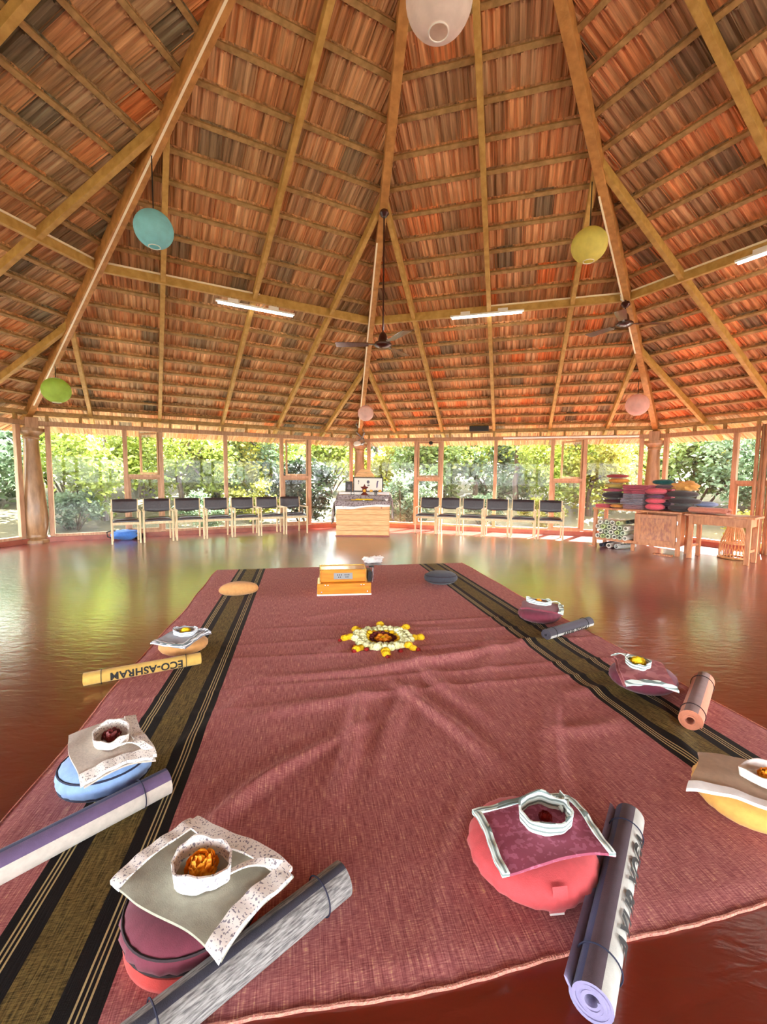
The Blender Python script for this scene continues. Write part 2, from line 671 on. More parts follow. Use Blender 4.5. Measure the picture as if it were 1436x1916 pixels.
BAYTXT = ['first', 'second', 'third', 'fourth', 'fifth', 'sixth']
for side in range(-3, 5):
    A, e, n = side_dirs(side)
    ang = atan2(e.y, e.x)
    wtxt = {'left_rear': 'left behind the viewer', 'left': 'at the left edge', 'front_left': 'behind the left row of chairs',
            'front_right': 'behind the right row of chairs', 'right': 'behind the cabinet and table'}.get(WN[side], 'behind the viewer, ' + WN[side].replace('_', ' '))
    root = thing('wall_' + WN[side], 'timber and glass wall ' + wtxt, 'wall', tuple(A), ang, kind='structure')
    # local frame: x along the wall, y outward or inward
    yo = 1 if (Matrix.Rotation(ang, 3, 'Z') @ Vector((0, 1, 0))).dot(n) > 0 else -1
    L = 2 * HALF
    for x in POSTS:
        MB().box((x, 0, ZH / 2 + 0.05), (0.078, 0.085, ZH - 0.1)).build('post', M_frame, root, bevel=0.005)
    MB().box((L / 2, 0, ZH + 0.045), (L - 0.24, 0.10, 0.085)).build('head_beam', M_frame2, root, bevel=0.005)
    MB().box((L / 2, 0, 2.385), (L - 0.02, 0.09, 0.065)).build('wall_plate', M_batten, root, bevel=0.005)
    for x in [0.25 + (L - 0.5) * q / 12 for q in range(13)]:
        MB().box((x, 0, 2.273), (0.045, 0.06, 0.155)).build('stud', M_batten, root)
    MB().box((L / 2, 0, 0.045), (L - 0.3, 0.11, 0.09)).build('plinth', M_plinth, root)
    for b in range(6):
        x0, x1 = POSTS[b] + 0.039, POSTS[b + 1] - 0.039
        MB().box(((x0 + x1) / 2, 0, 0.115), (x1 - x0, 0.075, 0.05)).build('sill_rail', M_frame, root, bevel=0.004)
        WIN += 1
        wn = thing('window_%d' % WIN, ('%s window bay from the left of the glass wall ' % BAYTXT[b]) + wtxt, 'window',
                   tuple(A), ang, kind='structure')
        if b not in NARROW:
            link('pane', pane_mesh(x1 - x0, ZH - 0.14), wn, (x0, 0, 0.14))
            continue
        # narrow bay: transom, fixed light below, casement above
        MB().box(((x0 + x1) / 2, 0, ZT), (x1 - x0, 0.08, 0.06)).build('transom', M_frame, wn, bevel=0.004)
        fw = 0.04
        fr = MB()
        for xx in (x0 + fw / 2, x1 - fw / 2):
            fr.box((xx, 0, 0.68), (fw, 0.05, 1.08))
        fr.box(((x0 + x1) / 2, 0, 0.16), (x1 - x0, 0.05, fw)).box(((x0 + x1) / 2, 0, ZT - 0.05), (x1 - x0, 0.05, fw))
        fr.build('fixed_frame', M_frame2, wn)
        link('pane', pane_mesh(x1 - x0 - 2 * fw, ZT - 0.25), wn, (x0 + fw, 0, 0.18))
        w = x1 - x0 - 0.01
        h = ZH - ZT - 0.04
        op = SASH.get((side, b), 0) * yo
        sx = MB()
        for xx in (-fw / 2, -w + fw / 2):
            sx.box((xx, 0, h / 2), (fw, 0.035, h))
        sx.box((-w / 2, 0, fw / 2), (w - 2 * fw, 0.035, fw)).box((-w / 2, 0, h - fw / 2), (w - 2 * fw, 0.035, fw))
        so = sx.build('sash', M_frame2, wn, (x1 - 0.005, 0, ZT + 0.034), (0, 0, radians(op)), bevel=0.003)
        link('pane', pane_mesh(w - 2 * fw, h - 2 * fw), so, (-w + fw, 0, fw))

# ---- turned columns at the corners in view
COLPROF = [(0.0, 0.0), (0.21, 0.0), (0.21, 0.045), (0.19, 0.06), (0.165, 0.075), (0.175, 0.10), (0.165, 0.125), (0.178, 0.18),
           (0.192, 0.30), (0.196, 0.42), (0.192, 0.56), (0.180, 0.74), (0.165, 0.94), (0.150, 1.14), (0.138, 1.34), (0.128, 1.54),
           (0.120, 1.72), (0.116, 1.86), (0.118, 1.91), (0.132, 1.925), (0.132, 1.945), (0.120, 1.96), (0.135, 1.985),
           (0.165, 2.01), (0.19, 2.035), (0.205, 2.045), (0.205, 2.10), (0.0, 2.10)]
for k, lab in ((-1, 'stout turned column with rounded belly at the far left corner'),
               (0, 'turned column rising behind the altar'),
               (1, 'turned column behind the cushion stacks on the right')):
    c = corner(k)
    root = thing('column', lab, 'column', tuple(c), ROT - k * pi / 4, group='turned corner columns')
    MB().lathe(COLPROF, 28).build('shaft', M_column, root, smooth=35)
    MB().box((0, 0, 2.20), (0.20, 0.20, 0.20)).build('block', M_frame, root, bevel=0.01)

# ------------------------------------------------------------------ outdoors: sloping ground, shrubs and trees
M_ground = mat('dry_ground', rgb(56, 52, 30), rgb(84, 76, 48), 0.95, 1.2, detail=8, bump=0.5, bscale=6)
M_leafA = mat('leaf_lime', rgb(92, 106, 36), rgb(132, 146, 58), 0.5, 1.5, transl=0.45, objrand=0.15)
M_leafB = mat('leaf_mid', rgb(68, 88, 40), rgb(108, 126, 64), 0.5, 1.5, transl=0.4, objrand=0.2)
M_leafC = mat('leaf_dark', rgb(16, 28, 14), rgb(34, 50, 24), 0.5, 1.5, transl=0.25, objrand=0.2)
M_leafD = mat('leaf_blue_green', rgb(70, 90, 64), rgb(104, 124, 90), 0.55, 1.5, transl=0.4, objrand=0.2)
M_leafE = mat('leaf_yellow', rgb(110, 112, 30), rgb(140, 136, 54), 0.5, 1.5, transl=0.45, objrand=0.15)
M_bark = mat('bark', rgb(50, 40, 32), rgb(84, 70, 56), 0.9, 8, (3, 3, 1), 0.5)
M_petal_y = mat('yellow_blossom', rgb(170, 150, 10), None, 0.6, transl=0.3)


def terrain(u, v):
    a = 2 * pi * u
    r = 7.4 + 50 * v ** 1.7
    x, y = CX + r * cos(a), CY + r * sin(a)
    f = max(0.0, min(1.0, 0.5 + 0.8 * sin(a)))
    z = -0.12
    if r > 11:
        z += (0.35 * (1 - math.exp(-(r - 11) / 3.0)) + 0.13 * (r - 11)) * f
        z += 0.25 * noise.noise(Vector((x * 0.25, y * 0.25, 0)))* min(1, (r - 11) / 3)
    return Vector((x, y, z))


def ground_z(x, y):
    r = sqrt((x - CX) ** 2 + (y - CY) ** 2)
    v = (max(r - 7.4, 0) / 50) ** (1 / 1.7)
    return terrain(atan2(y - CY, x - CX) / (2 * pi), v).z


tag(MB().grid(terrain, 96, 44, cu=True).build('ground', M_ground, smooth=True, recalc=False),
    'dry sloping garden ground outside the glass walls', 'ground', kind='structure')


def leaf_cloud(rng, n, rx, ry, rz, cz, size, nclump, shell=0.55):
    mb = MB()
    cl = []
    for _ in range(nclump):
        while True:
            p = Vector((rng.uniform(-1, 1), rng.uniform(-1, 1), rng.uniform(-1, 1)))
            if shell * 0.5 < p.length < 1:
                break
        cl.append(Vector((p.x * rx, p.y * ry, cz + p.z * rz)))
    cr = 0.75 * (rx + rz) / 2 / (nclump ** 0.33)
    for _ in range(n):
        c = rng.choice(cl)
        q = Vector((rng.gauss(0, 1), rng.gauss(0, 1), rng.gauss(0, 1))) * cr * 0.55
        p = c + q
        if p.z < 0.03:
            p.z = 0.03 + rng.random() * 0.1
        L = size * rng.uniform(0.6, 1.3)
        E_ = Euler((rng.uniform(-1.2, 1.2), rng.uniform(-1.2, 1.2), rng.uniform(0, 2 * pi))).to_matrix().to_4x4()
        E_.translation = p
        mb.add([(0, 0, 0), (L * 0.28, L * 0.45, L * 0.06), (0, L, -L * 0.06), (-L * 0.28, L * 0.45, L * 0.06)],
               [(0, 1, 2), (0, 2, 3)], 0, E_)
    return mb, cl


TREE_CACHE = {}


def tree_protos(kind):
    """a few crowns of each kind; meshes are shared between alike plants"""
    if kind in TREE_CACHE:
        return TREE_CACHE[kind]
    rng = random.Random(hash(kind) % 1000 if False else sum(map(ord, kind)))
    out = []
    for i in range(2):
        if kind == 'tree':
            mb, cl = leaf_cloud(rng, 6500, 1.35, 1.35, 1.5, 1.85, 0.14, 44)
        elif kind == 'tall':
            mb, cl = leaf_cloud(rng, 6500, 1.9, 1.9, 2.2, 2.5, 0.21, 40)
        elif kind == 'sparse':
            mb, cl = leaf_cloud(rng, 2600, 1.3, 1.3, 1.4, 1.9, 0.14, 30)
        else:
            mb, cl = leaf_cloud(rng, 3600, 0.8, 0.8, 0.62, 0.6, 0.11, 22)
        crown = mb.mesh('crown', M_leafA, recalc=False)
        tm = MB()
        if kind != 'shrub':
            h = {'tree': 1.7, 'tall': 2.4, 'sparse': 1.8}[kind]
            pts = [Vector((0, 0, -0.3))]
            for k in range(1, 6):
                pts.append(Vector((rng.uniform(-.08, .08) * k / 3, rng.uniform(-.08, .08) * k / 3, h * k / 5)))
            tm.tube(pts, [0.10, 0.085, 0.075, 0.07, 0.06, 0.05], 8)
            for c in rng.sample(cl, 9):
                st = pts[rng.choice((3, 4, 5))]
                mid = (st + c) / 2 + Vector((rng.uniform(-.1, .1), rng.uniform(-.1, .1), 0.12))
                tm.tube([st, mid, c], [0.035, 0.024, 0.010], 5)
        else:
            for c in rng.sample(cl, 8):
                b = Vector((rng.uniform(-.1, .1), rng.uniform(-.1, .1), -0.2))
                tm.tube([b, (b + c) / 2 + Vector((0, 0, 0.1)), c], [0.022, 0.016, 0.008], 5)
        trunk = tm.mesh('trunk', M_bark, smooth=True)
        out.append((crown, trunk))
    TREE_CACHE[kind] = out
    return out


crown_by_mat = {}


def plant(name, kind, var, m, pos, sc, rz, label, cat, group=None):
    crown, trunk = tree_protos(kind)[var]
    key = (crown.name, m.name)
    if key not in crown_by_mat:
        c2 = crown.copy()
        c2.materials.clear()
        c2.materials.append(m)
        crown_by_mat[key] = c2
    root = thing(name, label, cat, (pos[0], pos[1], ground_z(pos[0], pos[1])), rz, group)
    root.scale = (sc, sc, sc)
    link('crown', crown_by_mat[key], root)
    link('trunk' if kind != 'shrub' else 'stem', trunk, root)
    return root


def out_pos(side, s, d):
    A, e, n = side_dirs(side)
    return A + e * s + n * d


PLANTS = [
    # side, along, out, name, kind, var, leaf, scale, label
    (-1, 0.85, 3.4, 'garden_tree', 'tree', 0, M_leafA, 1.05, 'bright lime green tree with dark trunk just right of the left column'),
    (-1, 0.3, 2.6, 'garden_shrub', 'shrub', 0, M_leafD, 0.75, 'low pale shrub at the foot of the lime tree by the left column'),
    (-1, 2.75, 3.8, 'garden_tree', 'tree', 1, M_leafA, 1.0, 'lime green tree outside the third pane of the left chair wall'),
    (-1, 1.7, 6.0, 'garden_tree', 'sparse', 0, M_leafB, 1.15, 'thin tree seen through the open casement nearest the left column'),
    (-1, 3.9, 4.6, 'garden_tree', 'sparse', 1, M_leafE, 1.0, 'thin yellowish tree outside the fourth pane of the left chair wall'),
    (-1, 4.7, 3.0, 'garden_shrub', 'shrub', 1, M_leafE, 0.95, 'yellow tinged shrub outside the casement nearest the altar, left wall'),
    (-1, 3.2, 2.2, 'garden_shrub', 'shrub', 1, M_leafD, 0.75, 'grey green shrub behind the middle chairs of the left row'),
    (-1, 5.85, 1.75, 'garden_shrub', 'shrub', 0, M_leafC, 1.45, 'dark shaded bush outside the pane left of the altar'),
    (-1, 5.6, 5.0, 'garden_tree', 'tree', 1, M_leafA, 1.1, 'light green tree above the dark bush left of the altar'),
    (0, 0.7, 2.0, 'garden_shrub', 'shrub', 1, M_leafD, 1.2, 'dark blue green bush outside the pane right of the altar'),
    (0, 1.0, 5.0, 'garden_tree', 'tree', 0, M_leafB, 1.1, 'green tree above the bush right of the altar'),
    (0, 2.5, 5.6, 'garden_tree', 'sparse', 0, M_leafA, 1.1, 'thin lime tree outside the third pane of the right chair wall'),
    (0, 3.9, 5.0, 'garden_tree', 'sparse', 1, M_leafA, 1.15, 'branching thin tree outside the fourth pane of the right chair wall'),
    (0, 5.0, 4.2, 'garden_tree', 'tree', 1, M_leafA, 1.0, 'lime tree outside the open casement of the right chair wall'),
    (0, 6.1, 4.0, 'garden_tree', 'tree', 0, M_leafE, 1.0, 'yellow green tree outside the pane left of the right column'),
    (0, 3.0, 2.6, 'garden_shrub', 'shrub', 0, M_leafD, 0.7, 'pale grey green shrub behind the middle chairs of the right row'),
    (0, 4.6, 2.3, 'garden_shrub', 'shrub', 1, M_leafE, 0.65, 'dry yellowish shrub behind the last chairs of the right row'),
    (1, 0.75, 3.9, 'flowering_tree', 'tree', 1, M_leafD, 1.0, 'blue green tree with yellow blossoms right of the right column'),
    (1, 1.75, 4.2, 'flowering_tree', 'tree', 0, M_leafD, 0.95, 'blue green tree with yellow blossoms behind the casement above the table'),
    (1, 1.1, 1.6, 'garden_shrub', 'shrub', 0, M_leafE, 0.6, 'low yellow green shrub behind the table with the salmon blanket'),
    (1, 3.0, 3.6, 'garden_tree', 'tree', 1, M_leafB, 1.05, 'green tree at the far right edge behind the folded blind'),
    (-2, 6.35, 3.3, 'garden_tree', 'tree', 0, M_leafB, 0.95, 'dense green tree left of the left column'),
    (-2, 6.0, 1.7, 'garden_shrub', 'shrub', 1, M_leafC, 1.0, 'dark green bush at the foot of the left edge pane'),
    (-2, 5.2, 3.4, 'garden_tree', 'tree', 1, M_leafA, 1.05, 'light green tree at the left edge of the view'),
]
rngp = random.Random(4)
for (sd, s, d, nm, kd, vr, ml, sc, lab) in PLANTS:
    p = out_pos(sd, s, d)
    o = plant(nm, kd, vr, ml, p, sc, rngp.uniform(0, 6.28), lab, 'shrub' if kd == 'shrub' else 'tree',
              'garden shrubs outside' if kd == 'shrub' else 'garden trees outside')
    if nm == 'flowering_tree':
        for q in range(16):
            a, zz, rr = rngp.uniform(0, 6.28), rngp.uniform(1.2, 3.3), rngp.uniform(0.9, 1.4)
            b = MB()
            for t in range(5):
                tt = t * 2 * pi / 5
                b.add([(0, 0, 0), (0.05 * cos(tt - .5), 0.05 * sin(tt - .5), .03), (0.08 * cos(tt), 0.08 * sin(tt), .04),
                       (0.05 * cos(tt + .5), 0.05 * sin(tt + .5), .03)], [(0, 1, 2, 3)])
            b.build('blossom', M_petal_y, o, (rr * cos(a), rr * sin(a), zz), (rngp.uniform(-1.5, 1.5), rngp.uniform(-1.5, 1.5), 0))
# taller trees further up the slope close the view
FARLAB = ['far tree on the slope at the left edge', 'far tree on the slope behind the left column',
          'far tree on the slope behind the lime green tree', 'far tree on the slope above the first left chairs',
          'far tree on the slope above the middle left chairs', 'far tree on the slope left of the altar',
          'far tree on the slope directly behind the altar', 'far tree on the slope right of the altar',
          'far tree on the slope above the middle right chairs', 'far tree on the slope left of the cushion stacks',
          'far tree on the slope behind the right column', 'far tree on the slope behind the table']
for i, lab in enumerate(FARLAB):
    a = radians(148 - i * 11.2)
    r = 17.5 + (i % 3) * 2.2
    p = (CX + r * cos(a), CY + r * sin(a))
    plant('slope_tree', 'tall', i % 2, (M_leafB, M_leafA, M_leafD)[i % 3], p, 1.05, i * 1.7, lab, 'tree', 'far trees on the slope')

NUM = ['first', 'second', 'third', 'fourth', 'fifth', 'sixth', 'seventh', 'eighth', 'ninth', 'tenth', 'eleventh', 'twelfth',
       'thirteenth', 'fourteenth', 'fifteenth', 'sixteenth']
# a loose hedge of shrubs halfway up the slope
for i in range(16):
    a = radians(150 - i * 8.4)
    r = 13.2 + (i % 4) * 0.7
    p = (CX + r * cos(a), CY + r * sin(a))
    plant('hedge_shrub', 'shrub', i % 2, (M_leafB, M_leafE, M_leafA, M_leafD)[(i * 3) % 4], p, 1.75, i * 2.1,
          'shrub in the loose hedge halfway up the slope, %s from the left' % NUM[i], 'shrub', 'hedge shrubs on the slope')
# pale paved apron around the hall
M_apron = mat('pale_paving', rgb(112, 110, 108), rgb(136, 132, 128), 0.85, 3, bump=0.2)
ap_ = MB()
ins = [corner(k, -0.06, R + 0.05) for k in range(8)]
ous = [corner(k, -0.06, R + 1.7) for k in range(8)]
dn_ = Vector((0, 0, 0.10))
ap_.add(ins + ous + [v - dn_ for v in ins] + [v - dn_ for v in ous],
        [(i, (i + 1) % 8, (i + 1) % 8 + 8, i + 8) for i in range(8)] + [(i + 16, i + 24, (i + 1) % 8 + 24, (i + 1) % 8 + 16) for i in range(8)] +
        [(i + 8, (i + 1) % 8 + 8, (i + 1) % 8 + 24, i + 24) for i in range(8)] + [(i, i + 16, (i + 1) % 8 + 16, (i + 1) % 8) for i in range(8)])
tag(ap_.build('paving', M_apron), 'pale paved strip around the outside of the hall', 'paving', kind='structure')

# ------------------------------------------------------------------ carpet
CA = radians(10.9)
CU, CV = Vector((cos(CA), sin(CA), 0)), Vector((-sin(CA), cos(CA), 0))
U0, U1, V0, V1 = -1.105, 2.385, 0.972, 6.14
CW, CL = U1 - U0, V1 - V0


def carpet_mat():
    m = bpy.data.materials.new('woven_carpet')
    m.use_nodes = True
    nt = m.node_tree
    N, L = nt.nodes, nt.links
    b = N['Principled BSDF']
    b.inputs['Roughness'].default_value = 0.9
    b.inputs['Specular IOR Level'].default_value = 0.15
    b.inputs['Sheen Weight'].default_value = 0.04
    b.inputs['Sheen Roughness'].default_value = 0.5
    b.inputs['Sheen Tint'].default_value = (1, 0.8, 0.75, 1)
    tc = N.new('ShaderNodeTexCoord')
    sp = N.new('ShaderNodeSeparateXYZ')
    L.new(tc.outputs['Object'], sp.inputs[0])

    def math_(op, a, b_=None):
        n = N.new('ShaderNodeMath')
        n.operation = op
        for i, q in enumerate((a, b_)):
            if q is None:
                continue
            if isinstance(q, (int, float)):
                n.inputs[i].default_value = q
            else:
                L.new(q, n.inputs[i])
        return n.outputs[0]
    # weave: threads lengthwise and across with uneven yellow flecks
    mp = N.new('ShaderNodeMapping')
    mp.inputs['Scale'].default_value = (230, 12, 1)
    L.new(tc.outputs['Object'], mp.inputs[0])
    n1 = N.new('ShaderNodeTexNoise')
    n1.inputs['Scale'].default_value = 1
    n1.inputs['Detail'].default_value = 4
    L.new(mp.outputs[0], n1.inputs['Vector'])
    mp2 = N.new('ShaderNodeMapping')
    mp2.inputs['Scale'].default_value = (40, 300, 1)
    L.new(tc.outputs['Object'], mp2.inputs[0])
    n2 = N.new('ShaderNodeTexNoise')
    n2.inputs['Scale'].default_value = 1
    n2.inputs['Detail'].default_value = 3
    L.new(mp2.outputs[0], n2.inputs['Vector'])
    weave = math_('ADD', math_('MULTIPLY', n1.outputs['Fac'], 0.55), math_('MULTIPLY', n2.outputs['Fac'], 0.45))
    rp = N.new('ShaderNodeValToRGB')
    e = rp.color_ramp.elements
    e[0].position, e[0].color = 0.36, rgb(134, 72, 74)
    e[1].position, e[1].color = 0.52, rgb(176, 108, 108)
    x = e.new(0.60)
    x.color = rgb(200, 138, 128)
    x = e.new(0.66)
    x.color = rgb(222, 184, 140)
    L.new(weave, rp.inputs[0])
    # olive band weave
    ro = N.new('ShaderNodeValToRGB')
    ro.color_ramp.elements[0].position, ro.color_ramp.elements[0].color = 0.40, rgb(58, 48, 20)
    ro.color_ramp.elements[1].position, ro.color_ramp.elements[1].color = 0.60, rgb(132, 112, 60)
    L.new(weave, ro.inputs[0])
    # band coordinate for the two stripes (object x measured from the left edge)
    l0, lw = -0.83 - U0, 0.355
    r0, rw = 1.715 - U0, 0.385
    tl = math_('DIVIDE', math_('SUBTRACT', sp.outputs[0], l0), lw)
    tr = math_('DIVIDE', math_('SUBTRACT', sp.outputs[0], r0), rw)
    isr = math_('GREATER_THAN', sp.outputs[0], (l0 + r0) / 2)
    t = math_('ADD', math_('MULTIPLY', tr, isr), math_('MULTIPLY', tl, math_('SUBTRACT', 1.0, isr)))
    inb = math_('MULTIPLY', math_('GREATER_THAN', t, 0.0), math_('LESS_THAN', t, 1.0))
    cr = N.new('ShaderNodeValToRGB')
    cr.color_ramp.interpolation = 'CONSTANT'
    BK, GD = rgb(20, 16, 16), rgb(188, 168, 120)
    stops = [(0.0, BK), (0.075, GD), (0.09, BK), (0.115, GD), (0.13, BK), (0.155, GD), (0.17, BK), (0.30, BK),
             (0.68, BK), (0.80, GD), (0.815, BK), (0.84, GD), (0.855, BK), (0.88, GD), (0.895, BK)]
    el = cr.color_ramp.elements
    el[0].position, el[0].color = stops[0]
    el[1].position, el[1].color = stops[1]
    for p_, c_ in stops[2:]:
        q = el.new(p_)
        q.color = c_
    L.new(t, cr.inputs[0])
    isol = math_('MULTIPLY', math_('GREATER_THAN', t, 0.30), math_('LESS_THAN', t, 0.68))

    def mixc(fac, a, b_):
        n = N.new('ShaderNodeMix')
        n.data_type = 'RGBA'
        L.new(fac, n.inputs[0])
        L.new(a, n.inputs[6])
        L.new(b_, n.inputs[7])
        return n.outputs[2]
    band = mixc(isol, cr.outputs[0], ro.outputs[0])
    L.new(mixc(inb, rp.outputs[0], band), b.inputs['Base Color'])
    bp = N.new('ShaderNodeBump')
    bp.inputs['Strength'].default_value = 0.5
    bp.inputs['Distance'].default_value = 0.004
    L.new(weave, bp.inputs['Height'])
    L.new(bp.outputs[0], b.inputs['Normal'])
    return m


M_carpet = carpet_mat()
CREASE = [(0.66, -0.006, 0.05), (0.735, 0.02, 0.05), (0.515, 0.012, 0.08), (0.44, 0.03, 0.10), (0.84, -0.01, 0.02)]
# wrinkle ridges in carpet metres: (x0,y0,x1,y1,height,width)
RIDGES = [(0.75, 0.55, 1.35, 1.15, 0.012, 0.035), (1.2, 0.75, 1.5, 1.45, 0.013, 0.04), (1.55, 0.9, 1.75, 1.6, 0.010, 0.04),
          (0.9, 1.3, 1.6, 1.55, 0.010, 0.05), (1.9, 0.8, 1.75, 1.55, 0.014, 0.04), (2.05, 1.15, 1.95, 1.9, 0.012, 0.05),
          (1.0, 1.75, 2.3, 1.95, 0.010, 0.05), (2.2, 0.5, 2.5, 1.2, 0.010, 0.04), (2.35, 0.9, 2.75, 1.0, 0.010, 0.05),
          (1.3, 2.2, 1.7, 2.35, 0.010, 0.05), (1.75, 1.85, 2.9, 2.1, 0.012, 0.05), (0.7, 0.35, 1.0, 0.9, 0.008, 0.04),
          (2.75, 1.3, 3.3, 1.2, 0.010, 0.05), (1.2, 3.0, 1.7, 3.1, 0.007, 0.05), (1.55, 0.15, 1.85, 0.75, 0.009, 0.04),
          (2.0, 0.1, 2.2, 0.6, 0.008, 0.035), (1.7, 2.6, 2.4, 2.5, 0.008, 0.06), (2.3, 1.5, 2.55, 2.2, 0.009, 0.05),
          (0.4, 1.0, 0.95, 1.9, 0.007, 0.05), (2.9, 0.5, 3.1, 1.1, 0.008, 0.05)]


def carpet_h(x, y):
    z = 0.009 + 0.0018 * noise.noise(Vector((x * 2.2, y * 2.2, 1))) + 0.0012 * noise.noise(Vector((x * 7, y * 7, 4)))
    for (fy, sl, sk) in CREASE:
        yy = fy * CL * 0.62 + sl * x + 0.012 * sin(x * 3 + fy * 20)
        d = (y - yy) / 0.022
        if abs(d) < 3:
            z += 0.011 * math.exp(-d * d) * min(1, 0.4 + x / CW)
    for (x0, y0, x1, y1, h, w) in RIDGES:
        dx, dy = x1 - x0, y1 - y0
        LL = dx * dx + dy * dy
        t = ((x - x0) * dx + (y - y0) * dy) / LL
        if -0.3 < t < 1.3:
            bend = 0.05 * sin(t * 3.1 + x0 * 9)
            d = ((x - x0) * dy - (y - y0) * dx) / sqrt(LL) + bend
            fade = max(0.0, 1 - (2 * t - 1) ** 2 / 2.2)
            z += 2.0 * h * fade * math.exp(-(d / w) ** 2)
    ed = min(x, CW - x, y, CL - y)
    return z * min(1.0, 0.45 + ed / 0.12)


CORG = CU * U0 + CV * V0


def carpet_fn(u, v):
    x, y = u * CW, v ** 1.35 * CL
    ex = 0.012 * sin(y * 2.3) + 0.006 * sin(y * 6.1)
    ey = 0.012 * sin(x * 3.1) + 0.006 * sin(x * 7.7)
    return Vector((x + ex * (1 - 2 * u), y + ey * (1 - v), carpet_h(x, y)))


croot = thing('carpet', 'large red handwoven cotton carpet with black and olive striped borders', 'carpet', tuple(CORG), CA)
MB().sheet(carpet_fn, 210, 230, 0.004).build('woven_cloth', M_carpet, croot, (0, 0, 0), smooth=60, recalc=False)
M_hem = mat('carpet_hem', rgb(196, 120, 108), rgb(214, 150, 128), 0.9, 120, bump=0.6)
MB().tube([carpet_fn(i / 120, 0) + Vector((0, -0.003, 0.0 + 0.002 * sin(i * 1.7))) for i in range(121)], 0.0055, 6).build('hem', M_hem, croot, smooth=True)
MB().tube([carpet_fn(0, i / 120) for i in range(121)], 0.004, 6).build('selvedge', M_hem, croot, smooth=True)
MB().tube([carpet_fn(1, i / 120) for i in range(121)], 0.004, 6).build('selvedge', M_hem, croot, smooth=True)


def on_carpet(x, y):
    p = Vector((x, y, 0)) - CORG
    return carpet_h(p.dot(CU), p.dot(CV))


# ------------------------------------------------------------------ meditation cushions, folded bags, flowers, rolled mats
def fabric(name, c, d=0.86, rough=0.9, scale=40, bump=0.25):
    c2 = tuple(s2l(q) * d for q in c) + (1,)
    return mat(name, rgb(*c), c2, rough, scale, bump=bump * 0.5, bscale=scale * 8, sheen=0.15)


def zafu_mesh(mb, rx, ry, h, kidney=0.0, pleat=0.0022, n=56, seed=0, squash=0.0):
    prof = []
    for i in range(15):
        t = -pi / 2 + pi * i / 14
        c = max(cos(t), 0.0) ** 0.78
        s_ = math.copysign(abs(sin(t)) ** 0.92, sin(t))
        prof.append((c, s_))

    def fn(u, v):
        a = 2 * pi * u
        k = min(int(v * 14 + 0.5), 14)
        c, s_ = prof[k]
        rr = c * (1 + pleat / max(rx, ry) * sin(a * 22 + 0.5 * sin(3 * a)) * (1 - abs(s_)) * 2)
        x, y = rr * rx * cos(a), rr * ry * sin(a)
        if kidney:
            y += kidney * (1 - (x / rx) ** 2) * max(0.0, 1.0 if y < 0 else 1.0)
        nz = noise.noise(Vector((x * 6 + seed, y * 6, s_)))
        z = h / 2 + s_ * h / 2 * (1 + 0.08 * nz) * (1 - squash * max(0, s_) * (1 - c))
        return Vector((x, y, max(z, 0.0)))
    return mb.grid(fn, n, 14, cu=True)


def zafu(name, label, pos, rz, rx, ry, h, m, piping=None, kidney=0.0, loop=None, seed=0, z=None, cat='cushion', group=None):
    zz = on_carpet(*pos) if z is None else z
    root = thing(name, label, cat, (pos[0], pos[1], zz), rz, group)
    zafu_mesh(MB(), rx, ry, h, kidney, seed=seed).build('cover', m, root, smooth=70)
    if piping:
        for zq, f in ((0.30, 0.955), (0.70, 0.955)):
            pts = []
            for i in range(49):
                a = 2 * pi * i / 48
                x, y = rx * f * cos(a), ry * f * sin(a)
                if kidney:
                    y += kidney * (1 - (x / rx) ** 2)
                pts.append((x, y, h * zq))
            MB().tube(pts, 0.004, 5, caps=False).build('piping', piping, root, smooth=True)
    return root


def marigold_mesh(name, m, r=0.032, n=90, seed=1, flat=0.75):
    rng = random.Random(seed)
    mb = MB()
    mb.lathe([(0.0, 0.0), (r * 0.7, 0.004), (r * 0.86, r * 0.45 * flat), (r * 0.6, r * 0.95 * flat), (0.0, r * 1.15 * flat)], 10)
    for i in range(n):
        t = (i + 0.5) / n
        ph = math.acos(1 - t * 1.15)
        a = i * 2.39996 + rng.uniform(-.2, .2)
        d = Vector((sin(ph) * cos(a), sin(ph) * sin(a), cos(ph) * flat))
        c = d * r * 0.92 + Vector((0, 0, r * 0.32))
        tx = d.cross(Vector((0, 0, 1)))
        tx = tx.normalized() if tx.length > 1e-3 else Vector((1, 0, 0))
        ty = tx.cross(d).normalized()
        w = r * 0.26
        tip = c + d * r * 0.20 + ty * r * rng.uniform(-.1, .25)
        mb.add([c - tx * w - ty * w * .5, c + tx * w - ty * w * .5, tip + tx * w * 0.9 + ty * w * .4, tip + ty * w * 0.9, tip - tx * w * 0.9 + ty * w * .4],
               [(0, 1, 2, 3, 4)])
    return mb.mesh(name, m, recalc=False)


M_fl_y = mat('petal_yellow', rgb(236, 190, 6), rgb(248, 214, 24), 0.7, 60)
M_fl_o = mat('petal_orange', rgb(244, 146, 14), rgb(252, 176, 34), 0.7, 60)
M_fl_w = mat('petal_cream', rgb(226, 222, 150), rgb(244, 242, 206), 0.7, 60)
M_fl_r = mat('petal_red', rgb(150, 16, 14), rgb(176, 26, 20), 0.6, 60)
M_fl_d = mat('petal_dark_red', rgb(96, 14, 10), rgb(126, 22, 14), 0.6, 60)
FLOWER = {'y': marigold_mesh('flower', M_fl_y, seed=1), 'o': marigold_mesh('flower', M_fl_o, 0.030, seed=2),
          'w': marigold_mesh('flower', M_fl_w, 0.027, seed=3, flat=0.9), 'r': marigold_mesh('flower', M_fl_r, 0.020, 50, seed=4),
          'd': marigold_mesh('flower', M_fl_d, 0.022, 50, seed=5)}


